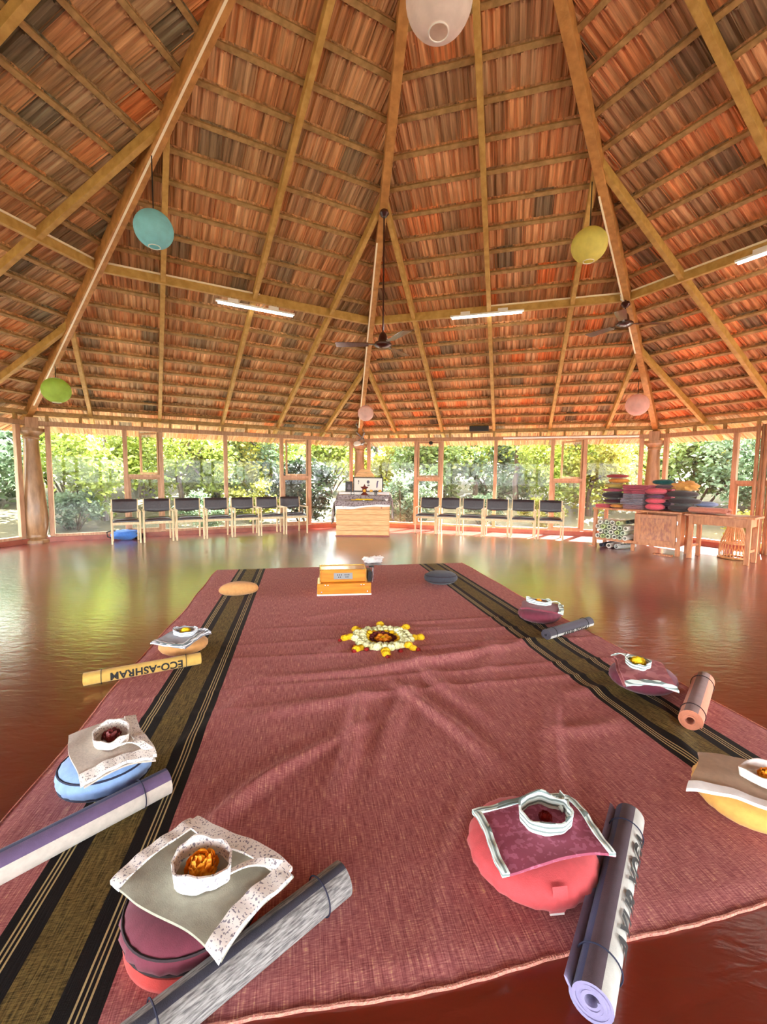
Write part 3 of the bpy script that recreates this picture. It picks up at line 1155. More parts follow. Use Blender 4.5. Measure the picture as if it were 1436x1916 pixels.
def flower(kind, pos, label, sc=1.0, group=None, rz=0.0, name='flower'):
    o = link(name, FLOWER[kind], None, pos, (0, 0, rz))
    o.scale = (sc, sc, sc)
    return tag(o, label, 'flower', group)


def ring_band(mb, rx, ry, h, th, cz, tilt=0.0, seed=0, n=40, wave=0.006):
    """upright cloth strap bent into a loop"""
    def fn(u, v):
        a = 2 * pi * u
        w = noise.noise(Vector((cos(a) * 2 + seed, sin(a) * 2, 0)))
        # closed cross-section of the strap: outer bottom -> outer top -> inner top -> inner bottom
        q = [(1, 0), (1, 0.5), (1, 1), (0, 1), (0, 0.5), (0, 0)][min(int(v * 6 + 0.5), 5) if v < 0.999 else 0]
        rr = 1 + (q[0] * th) / rx + 0.17 * w + 0.06 * q[1]
        z = cz + q[1] * h * (1 + 0.35 * noise.noise(Vector((cos(a) * 1.5, sin(a) * 1.5, seed)))) + wave * sin(2 * a + seed)
        return Vector((rx * rr * cos(a), ry * rr * sin(a), z + tilt * sin(a)))
    return mb.grid(fn, n, 6, cu=True, cv=True)


def bag(label, pos, rz, w, d, z0, m_body, m_trim, trims=('l', 'r'), loop=(0.0, 0.02), loop_r=(0.066, 0.055), loop_h=0.036,
        droop=2.2, seed=0, r_flat=0.13, second=True, tw=0.035, strap=True, line=None):
    """cloth bag folded flat over a cushion, its handle set up as a ring around a flower"""
    root = thing('folded_cloth_bag', label, 'bag', (pos[0], pos[1], 0), rz, 'folded cloth bags on cushions')

    def surf(x, y, lift=0.0):
        r = sqrt(x * x + y * y)
        z = z0 - droop * max(0.0, r - r_flat) ** 2 + lift
        z += 0.004 * noise.noise(Vector((x * 14 + seed, y * 14, 0))) + 0.003 * noise.noise(Vector((x * 5, y * 5, seed)))
        return z
    # two folded layers: the lower one a little larger and shifted
    def lay(off, sw, lift):
        def fn(u, v):
            x, y = (u - .5) * w * sw, (v - .5) * d * sw
            x += 0.008 * sin(v * 5 + seed) + off
            y += 0.008 * sin(u * 6 + seed) + off
            return Vector((x, y, surf(x, y, lift)))
        return fn
    if second:
        MB().sheet(lay(0.010, 1.0, 0.004), 20, 16, 0.006).build('lower_fold', m_body, root, smooth=60, recalc=False)
    MB().sheet(lay(0.0, 0.985, 0.016), 24, 20, 0.008).build('upper_fold', m_body, root, smooth=60, recalc=False)

    def strip(ax, at_, lo=-0.5, hi=0.5, tw=tw, m_=None, up=0.0):
        def fn(u, v):
            t = lo + (hi - lo) * u
            q = at_ + (v - .5) * tw / (w if ax == 'x' else d)
            x, y = (q * w, t * d) if ax == 'x' else (t * w, q * d)
            x += 0.008 * sin((y / d + .5) * 5 + seed)
            y += 0.008 * sin((x / w + .5) * 6 + seed)
            return Vector((x, y, surf(x, y, 0.022 + up) + 0.002 * sin(u * 23)))
        return MB().sheet(fn, 30, 3, 0.012 if not up else 0.0015).build('trim' if not up else 'trim_line', m_ or m_trim, root, smooth=60, recalc=False)
    for t in trims:
        strip(*{'l': ('x', -0.475), 'r': ('x', 0.475), 't': ('y', 0.475), 'b': ('y', -0.475)}[t])
        if line:
            strip(*{'l': ('x', -0.475), 'r': ('x', 0.475), 't': ('y', 0.475), 'b': ('y', -0.475)}[t], tw=tw * 0.28, m_=line, up=0.0012)
    if strap:
        def fn(u, v):
            # strap lies from the loop over the back edge
            x = loop[0] + loop_r[0] * 0.9 + u * (w * 0.44 - loop[0] - loop_r[0] * 0.9)
            y = loop[1] + 0.02 + u * (d * 0.42 - loop[1]) + (v - .5) * 0.03
            return Vector((x, y, surf(x, y, 0.028 + 0.016 * sin(u * pi))))
        MB().sheet(fn, 14, 3, 0.005).build('strap', m_trim, root, smooth=60, recalc=False)
    rb = MB()
    ring_band(rb, loop_r[0], loop_r[1], loop_h, 0.007, 0.0, seed=seed)
    rb.build('handle', m_trim, root, (loop[0], loop[1], surf(*loop, 0.018)), smooth=60)
    return root, Matrix.Translation((pos[0], pos[1], 0)) @ Matrix.Rotation(rz, 4, 'Z') @ Vector((loop[0], loop[1], surf(*loop, 0.017)))


def printed(name, base, ink, scale=60.0, th=0.62):
    m = mat(name, rgb(*base), None, 0.85)
    nt = m.node_tree
    N, L = nt.nodes, nt.links
    tc = N.new('ShaderNodeTexCoord')
    vo = N.new('ShaderNodeTexNoise')
    vo.inputs['Scale'].default_value = scale
    vo.inputs['Detail'].default_value = 1
    L.new(tc.outputs['Object'], vo.inputs['Vector'])
    rp = N.new('ShaderNodeValToRGB')
    rp.color_ramp.interpolation = 'LINEAR'
    rp.color_ramp.elements[0].position, rp.color_ramp.elements[0].color = th - 0.01, rgb(*base)
    rp.color_ramp.elements[1].position, rp.color_ramp.elements[1].color = th + 0.02, rgb(*ink)
    L.new(vo.outputs['Fac'], rp.inputs[0])
    L.new(rp.outputs[0], N['Principled BSDF'].inputs['Base Color'])
    return m


def striped(name, c1, c2, freq, axis=2, rough=0.85):
    m = mat(name, rgb(*c1), None, rough)
    nt = m.node_tree
    N, L = nt.nodes, nt.links
    tc = N.new('ShaderNodeTexCoord')
    sp = N.new('ShaderNodeSeparateXYZ')
    L.new(tc.outputs['Object'], sp.inputs[0])
    a = N.new('ShaderNodeMath')
    a.operation = 'MULTIPLY'
    a.inputs[1].default_value = freq
    L.new(sp.outputs[axis], a.inputs[0])
    f = N.new('ShaderNodeMath')
    f.operation = 'FRACT'
    L.new(a.outputs[0], f.inputs[0])
    rp = N.new('ShaderNodeValToRGB')
    rp.color_ramp.interpolation = 'CONSTANT'
    rp.color_ramp.elements[0].position, rp.color_ramp.elements[0].color = 0, rgb(*c1)
    rp.color_ramp.elements[1].position, rp.color_ramp.elements[1].color = 0.6, rgb(*c2)
    L.new(f.outputs[0], rp.inputs[0])
    L.new(rp.outputs[0], N['Principled BSDF'].inputs['Base Color'])
    return m


def mat_roll(label, p0, p1, r, mats, zones, group='rolled mats by the cushions', turns=4.6, th=0.0085, ties=(0.14, 0.86), tie_m=None,
             flap=0.0, z=None, name='rolled_mat', start=0.0, cat='mat'):
    """rolled yoga mat: a spiral of cloth. zones: list of (angle share, material index) round the outside"""
    p0, p1 = Vector(p0), Vector(p1)
    d = p1 - p0
    L = d.length
    zz = (on_carpet(*((p0 + p1) / 2).xy) if z is None else z)
    root = thing(name, label, cat, (p0.x, p0.y, zz), atan2(d.y, d.x), group)
    mb = MB()
    n_turn = 26
    N_ = int(turns * n_turn)
    rin = r - turns * th * 1.02
    if rin < 0.006:
        rin = 0.006
    pts = []
    for i in range(N_ + 1):
        a = start + 2 * pi * i / n_turn
        rr = rin + (r - rin - th) * i / N_
        pts.append((a, rr))
    if flap:
        a, rr = pts[-1]
        for q in range(1, 4):
            pts.append((a + q * 0.10, rr + flap * q / 3))
    prev = None
    vs = []
    for (a, rr) in pts:
        for (x, rad) in ((0, rr), (0, rr + th), (L, rr), (L, rr + th)):
            vs.append((x + 0.002 * sin(a * 1.3) * (1 if x else -1), rad * cos(a), r + rad * sin(a)))
    fs, ms = [], []
    for i in range(len(pts) - 1):
        b, c = 4 * i, 4 * (i + 1)
        a_out = (pts[i][0] % (2 * pi)) / (2 * pi)
        mi = 0
        if i >= N_ - n_turn - 1:
            acc = 0
            for sh, k in zones:
                acc += sh
                if a_out < acc:
                    mi = k
                    break
        fs += [(b + 1, c + 1, c + 3, b + 3), (b, b + 2, c + 2, c), (b, c, c + 1, b + 1), (b + 2, b + 3, c + 3, c + 2)]
        ms += [mi, 0, 0, 0]
    fs += [(0, 1, 3, 2), (4 * len(pts) - 4, 4 * len(pts) - 2, 4 * len(pts) - 1, 4 * len(pts) - 3)]
    ms += [0, 0]
    mb.add(vs, fs)
    mb.m = ms
    mb.build('roll', mats, root, smooth=50)
    for t in ties:
        pp = [(t * L, (r + 0.0015) * cos(2 * pi * k / 28), r + (r + 0.0015) * sin(2 * pi * k / 28)) for k in range(29)]
        MB().tube(pp, 0.0022, 5, caps=False).build('tie', tie_m or M_cord, root, smooth=True)
    return root, L


def text_on_roll(root, body, r, L, size, mid_x, mid_ang, flip, m):
    """lettering wrapped round the roll; mid_ang measured in the roll's cross-section, 90 deg is the top"""
    cu = bpy.data.curves.new('lettering', 'FONT')
    cu.body = body
    cu.size = size
    cu.align_x = 'CENTER'
    cu.align_y = 'CENTER'
    cu.offset = 0.0016 * size / 0.05
    cu.space_character = 1.08
    tmp = bpy.data.objects.new('lettering_tmp', cu)
    COL.objects.link(tmp)
    dg = bpy.context.evaluated_depsgraph_get()
    me = bpy.data.meshes.new_from_object(tmp.evaluated_get(dg))
    bpy.data.objects.remove(tmp)
    bm = bmesh.new()
    bm.from_mesh(me)
    for k in range(-4, 5):
        g = bm.verts[:] + bm.edges[:] + bm.faces[:]
        bmesh.ops.bisect_plane(bm, geom=g, plane_co=(0, k * size / 9, 0), plane_no=(0, 1, 0))
    for v in bm.verts:
        x, y = v.co.x, v.co.y
        x, y = x * flip[0], y * flip[1]
        a = mid_ang - (y / r)
        v.co = Vector((mid_x + x, (r + 0.0022) * cos(a), r + (r + 0.0022) * sin(a)))
    bm.to_mesh(me)
    bm.free()
    me.materials.clear()
    me.materials.append(m)
    return link('lettering', me, root)


# cushions on the carpet
F_tan = fabric('cover_tan', (196, 140, 82))
F_blue = fabric('cover_blue', (126, 156, 200))
F_maroon = fabric('cover_maroon', (112, 42, 60))
F_coral = fabric('cover_coral', (196, 70, 74))
F_yellow = fabric('cover_yellow', (226, 170, 84))
F_plum = fabric('cover_plum', (98, 30, 50))
F_plum2 = fabric('cover_wine', (112, 38, 56))
F_char = fabric('cover_charcoal', (54, 54, 62))
F_red = fabric('cover_red', (204, 68, 62))
P_navy = mat('piping_navy', rgb(26, 28, 54), None, 0.8)
P_dark = mat('piping_dark', rgb(40, 22, 28), None, 0.8)

zafu('round_cushion', 'tan round cushion under the grey striped bag with yellow flower', (-1.445, 3.07), 0.2, 0.165, 0.15, 0.115, F_tan, seed=1)
zafu('crescent_cushion', 'light blue cushion with navy piping under the beige bag', (-1.135, 1.70), 0.45, 0.17, 0.16, 0.165, F_blue, P_navy, 0.0, seed=2)
zr = zafu('round_cushion', 'maroon and red round cushion under the grey green bag with orange flower', (-0.53, 1.15), 0.3, 0.186, 0.186, 0.105, F_maroon, P_dark, seed=3)
zr.location.z += 0.024
MB().lathe([(0.0, -0.024), (0.165, -0.024), (0.178, -0.016), (0.180, 0.0), (0.172, 0.014), (0, 0.014)], 48).build('lower_band', F_red, zr, smooth=60)
zc = zafu('round_cushion', 'coral red round cushion with carrying loop under the plum bag', (0.50, 1.345), 0.1, 0.205, 0.20, 0.142, F_coral, seed=4)
zy = zafu('round_cushion', 'mustard yellow round cushion at the right edge of the carpet', (1.45, 1.60), 0.0, 0.195, 0.19, 0.145, F_yellow, seed=5)
zafu('round_cushion', 'plum round cushion under the mauve bag with yellow flower', (1.60, 2.575), 0.5, 0.195, 0.18, 0.13, F_plum, seed=6)
zafu('round_cushion', 'wine red round cushion beside the dark mat under the mauve striped bag', (1.42, 3.845), 0.3, 0.19, 0.17, 0.13, F_plum2, seed=7)
zafu('crescent_cushion', 'charcoal grey cushion at the far right of the carpet, nothing on it', (0.70, 5.17), 0.05, 0.20, 0.15, 0.155, F_char, P_dark, seed=8)
zafu('crescent_cushion', 'tan crescent cushion on the left stripe, nothing on it', (-1.535, 4.55), 0.32, 0.20, 0.085, 0.145, F_tan, None, 0.035, seed=9)
# loop handle and label on the coral cushion
MB().sheet(lambda u, v: Vector(((u - .5) * 0.045, -0.168 - 0.028 * sin((0.25 + v * 0.65) * pi), 0.118 - 0.095 * v)), 4, 10, 0.003).build('carrying_loop', F_coral, zc, smooth=60)
lab_o = MB().box((0, 0, 0), (0.044, 0.003, 0.02)).build('sewn_label', M_whitecloth, zc, (0.0, -0.176, 0.030), (-0.6, 0, 0))
MB().box((-0.012, -0.002, 0), (0.007, 0.002, 0.007)).build('print_mark', M_blacktext, lab_o)
MB().box((0.006, -0.002, 0), (0.02, 0.002, 0.003)).build('print_mark', M_blacktext, lab_o)

# folded bags with their flowers
B_grey = fabric('bag_grey', (150, 150, 156))
T_grey = striped('trim_grey_stripe', (228, 230, 234), (120, 130, 140), 90)
B_beige = fabric('bag_beige', (196, 182, 166), 0.8, scale=120)
T_floral = printed('trim_line_floral', (232, 226, 218), (150, 142, 140), 170, 0.60)
B_sage = fabric('bag_sage', (160, 158, 140))
T_leaf = printed('trim_blue_floral', (238, 232, 226), (140, 134, 144), 150, 0.61)
B_plum = printed('bag_plum_fan', (146, 66, 88), (170, 92, 116), 60, 0.55)
T_mint = striped('trim_mint_stripe', (222, 236, 230), (122, 138, 134), 60)
B_taupe = fabric('bag_taupe', (178, 146, 116))
T_white = fabric('trim_white', (236, 230, 226), 0.94)
B_mauve = printed('bag_mauve', (156, 88, 96), (178, 112, 116), 18, 0.5)
B_wine = fabric('bag_wine', (130, 52, 66))

g = 'flowers resting on the folded bags'
T_grline = mat('trim_line', rgb(126, 140, 136), None, 0.85)
_, p = bag('grey bag with white striped trim folded on the tan cushion', (-1.445, 3.03), -0.22, 0.25, 0.31, 0.126, B_grey, T_grey, ('b', 'r', 't'), (0.0, 0.05), (0.075, 0.06), seed=1, line=T_grline)
flower('y', p, 'yellow flower in the ring of the grey striped bag', 1.05, g)
_, p = bag('beige textured bag with line patterned trim on the light blue cushion', (-1.14, 1.715), -0.85, 0.37, 0.24, 0.176, B_beige, T_floral, ('r', 't'), (0.0, 0.02), (0.082, 0.058), seed=2, tw=0.045)
flower('d', p, 'dark red flower in the ring of the beige textured bag', 1.5, g)
_, p = bag('grey green bag with flower print trim on the maroon cushion', (-0.51, 1.145), -0.48, 0.40, 0.26, 0.152, B_sage, T_leaf, ('l', 'r', 't'), (0.0, 0.005), (0.078, 0.066), 0.046, seed=3, droop=1.0, tw=0.05)
flower('o', p, 'large orange marigold in the ring of the grey green bag', 1.35, g)
_, p = bag('plum bag with fan pattern and mint striped trim on the coral cushion', (0.515, 1.315), 0.20, 0.37, 0.24, 0.157, B_plum, T_mint, ('l', 'r', 't'), (0.035, 0.025), (0.075, 0.062), 0.046, seed=4, droop=1.3, tw=0.022, line=T_grline)
flower('r', p, 'small red flower deep in the ring of the plum bag', 1.0, g)
_, p = bag('taupe bag with white trim on the mustard cushion at the right edge', (1.41, 1.525), -0.72, 0.40, 0.28, 0.158, B_taupe, T_white, ('b',), (0.03, 0.03), (0.082, 0.06), seed=5, tw=0.04)
flower('o', p, 'orange marigold in the ring of the taupe bag at the right edge', 1.25, g)
_, p = bag('mauve patterned bag with pale green trim folded on the plum cushion', (1.57, 2.53), 1.25, 0.40, 0.26, 0.148, B_mauve, T_mint, ('l',), (0.03, 0.02), (0.075, 0.06), seed=6, tw=0.03)
flower('y', p, 'yellow flower in the ring of the mauve patterned bag', 1.25, g)
_, p = bag('wine red bag with white striped trim on the cushion beside the dark mat', (1.42, 3.80), -0.45, 0.34, 0.27, 0.148, B_wine, T_mint, ('r',), (-0.03, 0.04), (0.095, 0.055), seed=7, tw=0.04)
flower('o', p, 'orange flower in the ring of the wine red bag', 1.0, g)

# rolled mats
R_eco = fabric('mat_mustard', (206, 166, 82), 0.9)
R_purple = fabric('mat_purple', (104, 84, 120))
R_cream = fabric('mat_cream', (206, 196, 184))
R_navy = fabric('mat_navy', (44, 52, 96))
R_grey = mat('mat_grey', rgb(84, 80, 80), rgb(158, 154, 150), 0.9, 30, (1, 7, 7), 0.2, 60, sheen=0.1)
R_slate = fabric('mat_slate', (52, 50, 66))
R_lilac = fabric('mat_lilac', (140, 132, 170))
R_dplum = fabric('mat_dark_plum', (84, 66, 78))
R_pale = fabric('mat_pale_grey', (186, 184, 176))
R_salmon = fabric('mat_salmon', (206, 130, 100))
R_brown = fabric('mat_brown', (130, 96, 90))
R_dark = fabric('mat_dark_grey', (64, 58, 68), scale=100)
r_, L_ = mat_roll('mustard yellow rolled mat lettered in black beside the tan cushion', (-1.81, 2.54, 0), (-1.235, 2.865, 0), 0.042, [R_eco], [(1, 0)], th=0.007)
text_on_roll(r_, 'ECO-ASHRAM', 0.042, L_, 0.062, L_ * 0.52, radians(172), (-1, -1), M_blacktext)
r_, L_ = mat_roll('purple and cream rolled mat running out of the left edge', (-1.41, 1.02, 0), (-0.865, 1.665, 0), 0.052, [R_purple, R_cream, R_navy],
                  [(0.17, 0), (0.09, 2), (0.15, 0), (0.31, 1), (0.28, 0)], ties=(0.1, 0.88), tie_m=P_navy, flap=0.012, start=1.9)
r_, L_ = mat_roll('grey woven rolled mat with slate edge beside the maroon cushion', (-0.565, 0.815, 0), (-0.115, 1.245, 0), 0.052, [R_grey, R_slate], [(0.20, 0), (0.10, 1), (0.70, 0)],
                  flap=0.012, start=1.7, tie_m=P_navy)
r_, L_ = mat_roll('purple and pale grey rolled mat lettered in black beside the coral cushion', (0.505, 0.93, 0), (0.915, 1.50, 0), 0.052, [R_lilac, R_dplum, R_pale, R_navy],
                  [(0.14, 3), (0.17, 1), (0.40, 2), (0.29, 0)], z=0.011, flap=0.016, start=2.7, tie_m=P_navy)
AYUR = (r_, L_)
text_on_roll(r_, 'AYUR YOGA', 0.052, L_, 0.075, L_ * 0.52, radians(163), (1, 1), M_blacktext)
r_, L_ = mat_roll('salmon rolled mat with brown edge beside the plum cushion', (1.585, 2.135, 0), (1.985, 2.585, 0), 0.056, [R_salmon, R_brown], [(0.14, 0), (0.18, 1), (0.68, 0)], tie_m=P_dark)
r_, L_ = mat_roll('dark grey rolled mat with pale lettered band beside the wine red cushion', (1.30, 3.36, 0), (1.80, 3.69, 0), 0.046, [R_dark, R_pale], [(0.48, 0), (0.16, 1), (0.36, 0)])
text_on_roll(r_, 'AYUR YOGA', 0.046, L_, 0.055, L_ * 0.55, radians(200), (1, 1), M_blacktext)

# flower mandala
MC = Vector((0.005, 3.335, 0))
grp = 'flowers of the mandala'
rngf = random.Random(3)


def mand(kind, r, a, label, sc=1.0):
    x, y = MC.x + r * cos(a), MC.y + r * sin(a)
    flower(kind, (x, y, on_carpet(x, y) - 0.002), label, sc * rngf.uniform(0.92, 1.08), grp, rngf.uniform(0, 6), 'mandala_flower')


ONES = ['first', 'second', 'third', 'fourth', 'fifth', 'sixth', 'seventh', 'eighth', 'ninth', 'tenth', 'eleventh', 'twelfth', 'thirteenth',
        'fourteenth', 'fifteenth', 'sixteenth', 'seventeenth', 'eighteenth', 'nineteenth', 'twentieth', 'twenty-first', 'twenty-second',
        'twenty-third', 'twenty-fourth', 'twenty-fifth', 'twenty-sixth', 'twenty-seventh']


def clock(a, n_):
    return ONES[int(math.floor(((pi / 2 - a) % (2 * pi)) / (2 * pi / n_) + 1e-6)) % n_] + ' clockwise from the harmonium side'


for k in range(7):
    mand('o' if k else 'y', 0.045 if k else 0.0, k * pi / 3, 'orange mandala flower at the middle, ' + clock(k * pi / 3, 6) if k else 'yellow flower at the very centre of the mandala', 0.85)
for k in range(16):
    mand('d', 0.094, k * pi / 8, 'dark red mandala flower, thin ring, ' + clock(k * pi / 8, 16), 0.95)
for k in range(16):
    mand('y', 0.130, k * pi / 8 + 0.2, 'yellow mandala flower, inner ring, ' + clock(k * pi / 8 + 0.2, 16), 0.72)
for k in range(22):
    mand('w', 0.168 + 0.008 * sin(k * 5.1), k * 2 * pi / 22, 'cream mandala flower, inner cream ring, ' + clock(k * 2 * pi / 22, 22), 1.2)
for k in range(27):
    mand('w', 0.208 + 0.010 * sin(k * 3.7), k * 2 * pi / 27 + 0.1, 'cream mandala flower, outer cream ring, ' + clock(k * 2 * pi / 27 + 0.1, 27), 1.2)
DIRS = ['towards the viewer', 'towards the front right', 'towards the right', 'towards the back right', 'towards the harmonium', 'towards the back left',
        'towards the left', 'towards the front left']
for k in range(8):
    a = -pi / 2 + 0.08 + k * pi / 4
    mand('y', 0.252, a, 'inner yellow marigold of the mandala point ' + DIRS[k], 0.95)
    mand('y', 0.298, a, 'outer yellow marigold of the mandala point ' + DIRS[k], 0.95)
    if k in (0, 1, 3, 6, 7):
        mand('r', 0.335, a + 0.03, 'small red flower beyond the mandala point ' + DIRS[k], 0.9)
for a, t in ((-2.05, 'left of the nearest point'), (-1.05, 'right of the nearest point'), (-2.5, 'at the front left edge')):
    mand('r', 0.262, a, 'small red flower in a mandala gap ' + t, 0.95)

# ------------------------------------------------------------------ harmonium and the white cloth behind the carpet
HP = Vector((-0.700, 4.553, 0))
hrot = atan2(0.083, 0.575)
hz0 = 0.012
harm = thing('harmonium', 'honey coloured wooden harmonium standing on the carpet', 'harmonium', (HP.x, HP.y, hz0), hrot)
MB().box((0.29, 0.15, 0.008), (0.585, 0.31, 0.016)).build('base_strip', M_white, harm, bevel=0.003)
MB().box((0.29, 0.15, 0.073), (0.58, 0.30, 0.115)).build('lower_case', M_honey, harm, bevel=0.006)
hu = MB().box((0.28, 0.165, 0.20), (0.50, 0.22, 0.138)).build('upper_case', M_honey, harm, bevel=0.012)
hp = MB().box((0.28, 0.052, 0.20), (0.205, 0.006, 0.072)).build('grille', M_steel, hu, bevel=0.004)
for i, (gx, gz) in enumerate([(x, 0.214) for x in (0.22, 0.24, 0.26, 0.30, 0.32, 0.34)] + [(x, 0.190) for x in (0.23, 0.25, 0.31, 0.33)]):
    MB().lathe([(0, 0), (0.0065, 0), (0.0065, 0.003), (0, 0.003)], 10, M=Matrix.Translation((gx, 0.0495, gz)) @ Matrix.Rotation(pi / 2, 4, 'X')).build('grille_hole', M_dark, hu)
fr = MB()
for x in (0.032, 0.528):
    fr.bar((x, 0.05, 0.13), (x, 0.05, 0.272), 0.012, 0.012, (0, 1, 0))
    fr.bar((x, 0.29, 0.13), (x, 0.29, 0.272), 0.012, 0.012, (0, 1, 0))
    fr.bar((x, 0.045, 0.272), (x, 0.295, 0.272), 0.012, 0.014)
fr.bar((0.03, 0.05, 0.272), (0.53, 0.05, 0.272), 0.012, 0.010).bar((0.03, 0.29, 0.272), (0.53, 0.29, 0.272), 0.012, 0.014)
fr.build('brass_frame', M_brass, harm, bevel=0.002)
kb = MB()
for i in range(20):
    kb.box((0.06 + i * 0.0232, 0.265, 0.14), (0.021, 0.06, 0.016))
kb.build('keys', M_white, harm)
bl = MB()
for i in range(7):
    bl.box((0.556 + i * 0.0055, 0.16, 0.185), (0.0035, 0.21 - 0.012 * (i % 2), 0.11))
bl.build('bellows', M_dark, harm)
hd_ = MB().box((0.607, 0.10, 0.20), (0.016, 0.045, 0.17)).build('bellows_handle', M_chrome, harm, bevel=0.004)
MB().box((0.592, 0.10, 0.292), (0.055, 0.05, 0.016)).build('handle_grip', M_dark, hd_, bevel=0.004)
for (x, z) in ((0.045, 0.038), (0.54, 0.038), (0.085, 0.112), (0.115, 0.112), (0.47, 0.112), (0.50, 0.112)):
    MB().lathe([(0, 0), (0.010 if z < .1 else .006, 0), (0.007, 0.005), (0, 0.006)], 12, M=Matrix.Translation((x, 0.0, z)) @ Matrix.Rotation(pi / 2, 4, 'X')).build('stud', M_chrome, harm, smooth=True)


def lump(rx, ry, h, seed, amp=0.35, n=36, m=18, freq=5.0):
    def fn(u, v):
        a, t = 2 * pi * u, -pi / 2 + pi * v
        d = Vector((cos(a) * cos(t), sin(a) * cos(t), sin(t)))
        k = 1 + amp * noise.noise(d * freq * 0.4 + Vector((seed, 0, 0))) + amp * 0.5 * noise.noise(d * freq + Vector((0, seed, 0)))
        return Vector((d.x * rx * k, d.y * ry * k, max(0.0, h / 2 + d.z * h / 2 * k)))
    return MB().grid(fn, n, m, cu=True)


ct = thing('crumpled_cloth', 'crumpled white cloth lying on the floor behind the carpet', 'cloth', (-0.15, 6.43, 0.0), 0.15)
lump(0.13, 0.07, 0.085, 3.3, 0.7, freq=4).build('cloth_heap', M_whitecloth, ct, smooth=80)
lump(0.055, 0.05, 0.05, 8.3, 0.5).build('twisted_corner', M_whitecloth, ct, (0.10, 0.01, 0.055), smooth=80)
lump(0.05, 0.05, 0.06, 5.3, 0.5).build('twisted_corner', M_whitecloth, ct, (-0.10, 0.0, 0.03), smooth=80)

# ------------------------------------------------------------------ chairs
def make_chair():
    root = link('armchair', None)
    w = 0.245
    for sx in (-1, 1):
        MB().box((sx * w, -0.235, 0.29), (0.032, 0.036, 0.58)).build('leg', M_birch, root, bevel=0.006)
        MB().bar((sx * (w - 0.015), 0.245, 0.0), (sx * (w - 0.015), 0.235, 0.42), 0.030, 0.036, (0, 1, 0)).bar(
            (sx * (w - 0.015), 0.235, 0.40), (sx * (w - 0.015), 0.285, 0.80), 0.030, 0.034, (0, 1, 0)).build('leg', M_birch, root, bevel=0.005)
        MB().box((sx * w, 0.0, 0.592), (0.042, 0.53, 0.026)).build('armrest', M_birch, root, bevel=0.009)
        MB().box((sx * (w - 0.02), 0.0, 0.375), (0.024, 0.45, 0.05)).build('side_rail', M_birch, root, bevel=0.004)
    MB().box((0, -0.225, 0.375), (0.46, 0.024, 0.05)).build('front_rail', M_birch, root, bevel=0.004)
    MB().box((0, 0.225, 0.375), (0.44, 0.024, 0.05)).build('rear_rail', M_birch, root, bevel=0.004)

    def seat(u, v):
        x, y = (u - .5) * 0.455, -0.25 + v * 0.46
        ed = min(u, 1 - u, v, 1 - v)
        return Vector((x, y, 0.405 + 0.05 * min(1, 0.35 + ed * 7) + 0.006 * sin(pi * u)))
    MB().sheet(seat, 14, 14, 0.022).build('seat', M_black, root, smooth=50, recalc=False)
    bk = MB()

    def back(s_):
        def fn(u, v):
            x = (u - .5) * 0.445
            zb = 0.565 - 0.025 * (1 - (2 * u - 1) ** 2)
            zt = 0.80 + 0.006 * (1 - (2 * u - 1) ** 2)
            z = zb + (zt - zb) * v
            y = 0.235 + (z - 0.4) * 0.125 + 0.03 * (1 - (2 * u - 1) ** 2) - 0.02
            ed = min(u, 1 - u, v, 1 - v)
            return Vector((x, y + s_ * 0.016 * min(1, 0.3 + ed * 8), z))
        return fn
    bk.grid(back(-1), 14, 8)
    bk.grid(back(1), 14, 8, flip=True)
    W = 15
    n = W * 9
    edge = [i for i in range(W)] + [j * W + 14 for j in range(1, 9)] + [8 * W + i for i in range(13, -1, -1)] + [j * W for j in range(7, 0, -1)]
    for a, b in zip(edge, edge[1:] + edge[:1]):
        bk.f.append((a, a + n, b + n, b))
        bk.m.append(0)
    bk.build('backrest', M_black, root, smooth=50)
    return root


ORD = ['first', 'second', 'third', 'fourth', 'fifth', 'sixth', 'seventh']
LEFT_ROW = [(-4.943, 7.807), (-4.519, 8.076), (-4.032, 8.361), (-3.556, 8.640), (-3.085, 8.900), (-2.612, 9.160), (-2.141, 9.430), (-1.681, 9.70)]
RIGHT_ROW = [(0.690, 9.89), (1.165, 9.70), (1.645, 9.545), (2.164, 9.375), (2.690, 9.22), (3.215, 9.06), (3.715, 8.87)]
chair0 = make_chair()
first = True
for row, nm, ex in ((LEFT_ROW, 'left', 'left of the altar'), (RIGHT_ROW, 'right', 'right of the altar')):
    for i in range(len(row) - 1):
        a, b = Vector(row[i] + (0,)), Vector(row[i + 1] + (0,))
        d = (b - a).normalized()
        nn = Vector((-d.y, d.x, 0))
        c = (a + b) / 2 + nn * 0.25
        o = chair0 if first else copy_tree(chair0)
        first = False
        o.location = c
        jit = {('right', 0): 0.06, ('right', 5): 0.03}.get((nm, i), 0)
        o.rotation_euler = (0, 0, atan2(d.y, d.x) + jit)
        f = min(1.0, (b - a).length / 0.545)
        o.scale = (f, 1, 1)
        extra = {('left', 0): ', blue bag at its feet', ('left', 6): ', beside the altar', ('right', 5): ', nearest the cabinet'}.get((nm, i), '')
        tag(o, 'black padded armchair, %s in the row %s%s' % (ORD[i], ex, extra), 'chair', 'armchairs in the row ' + ex)

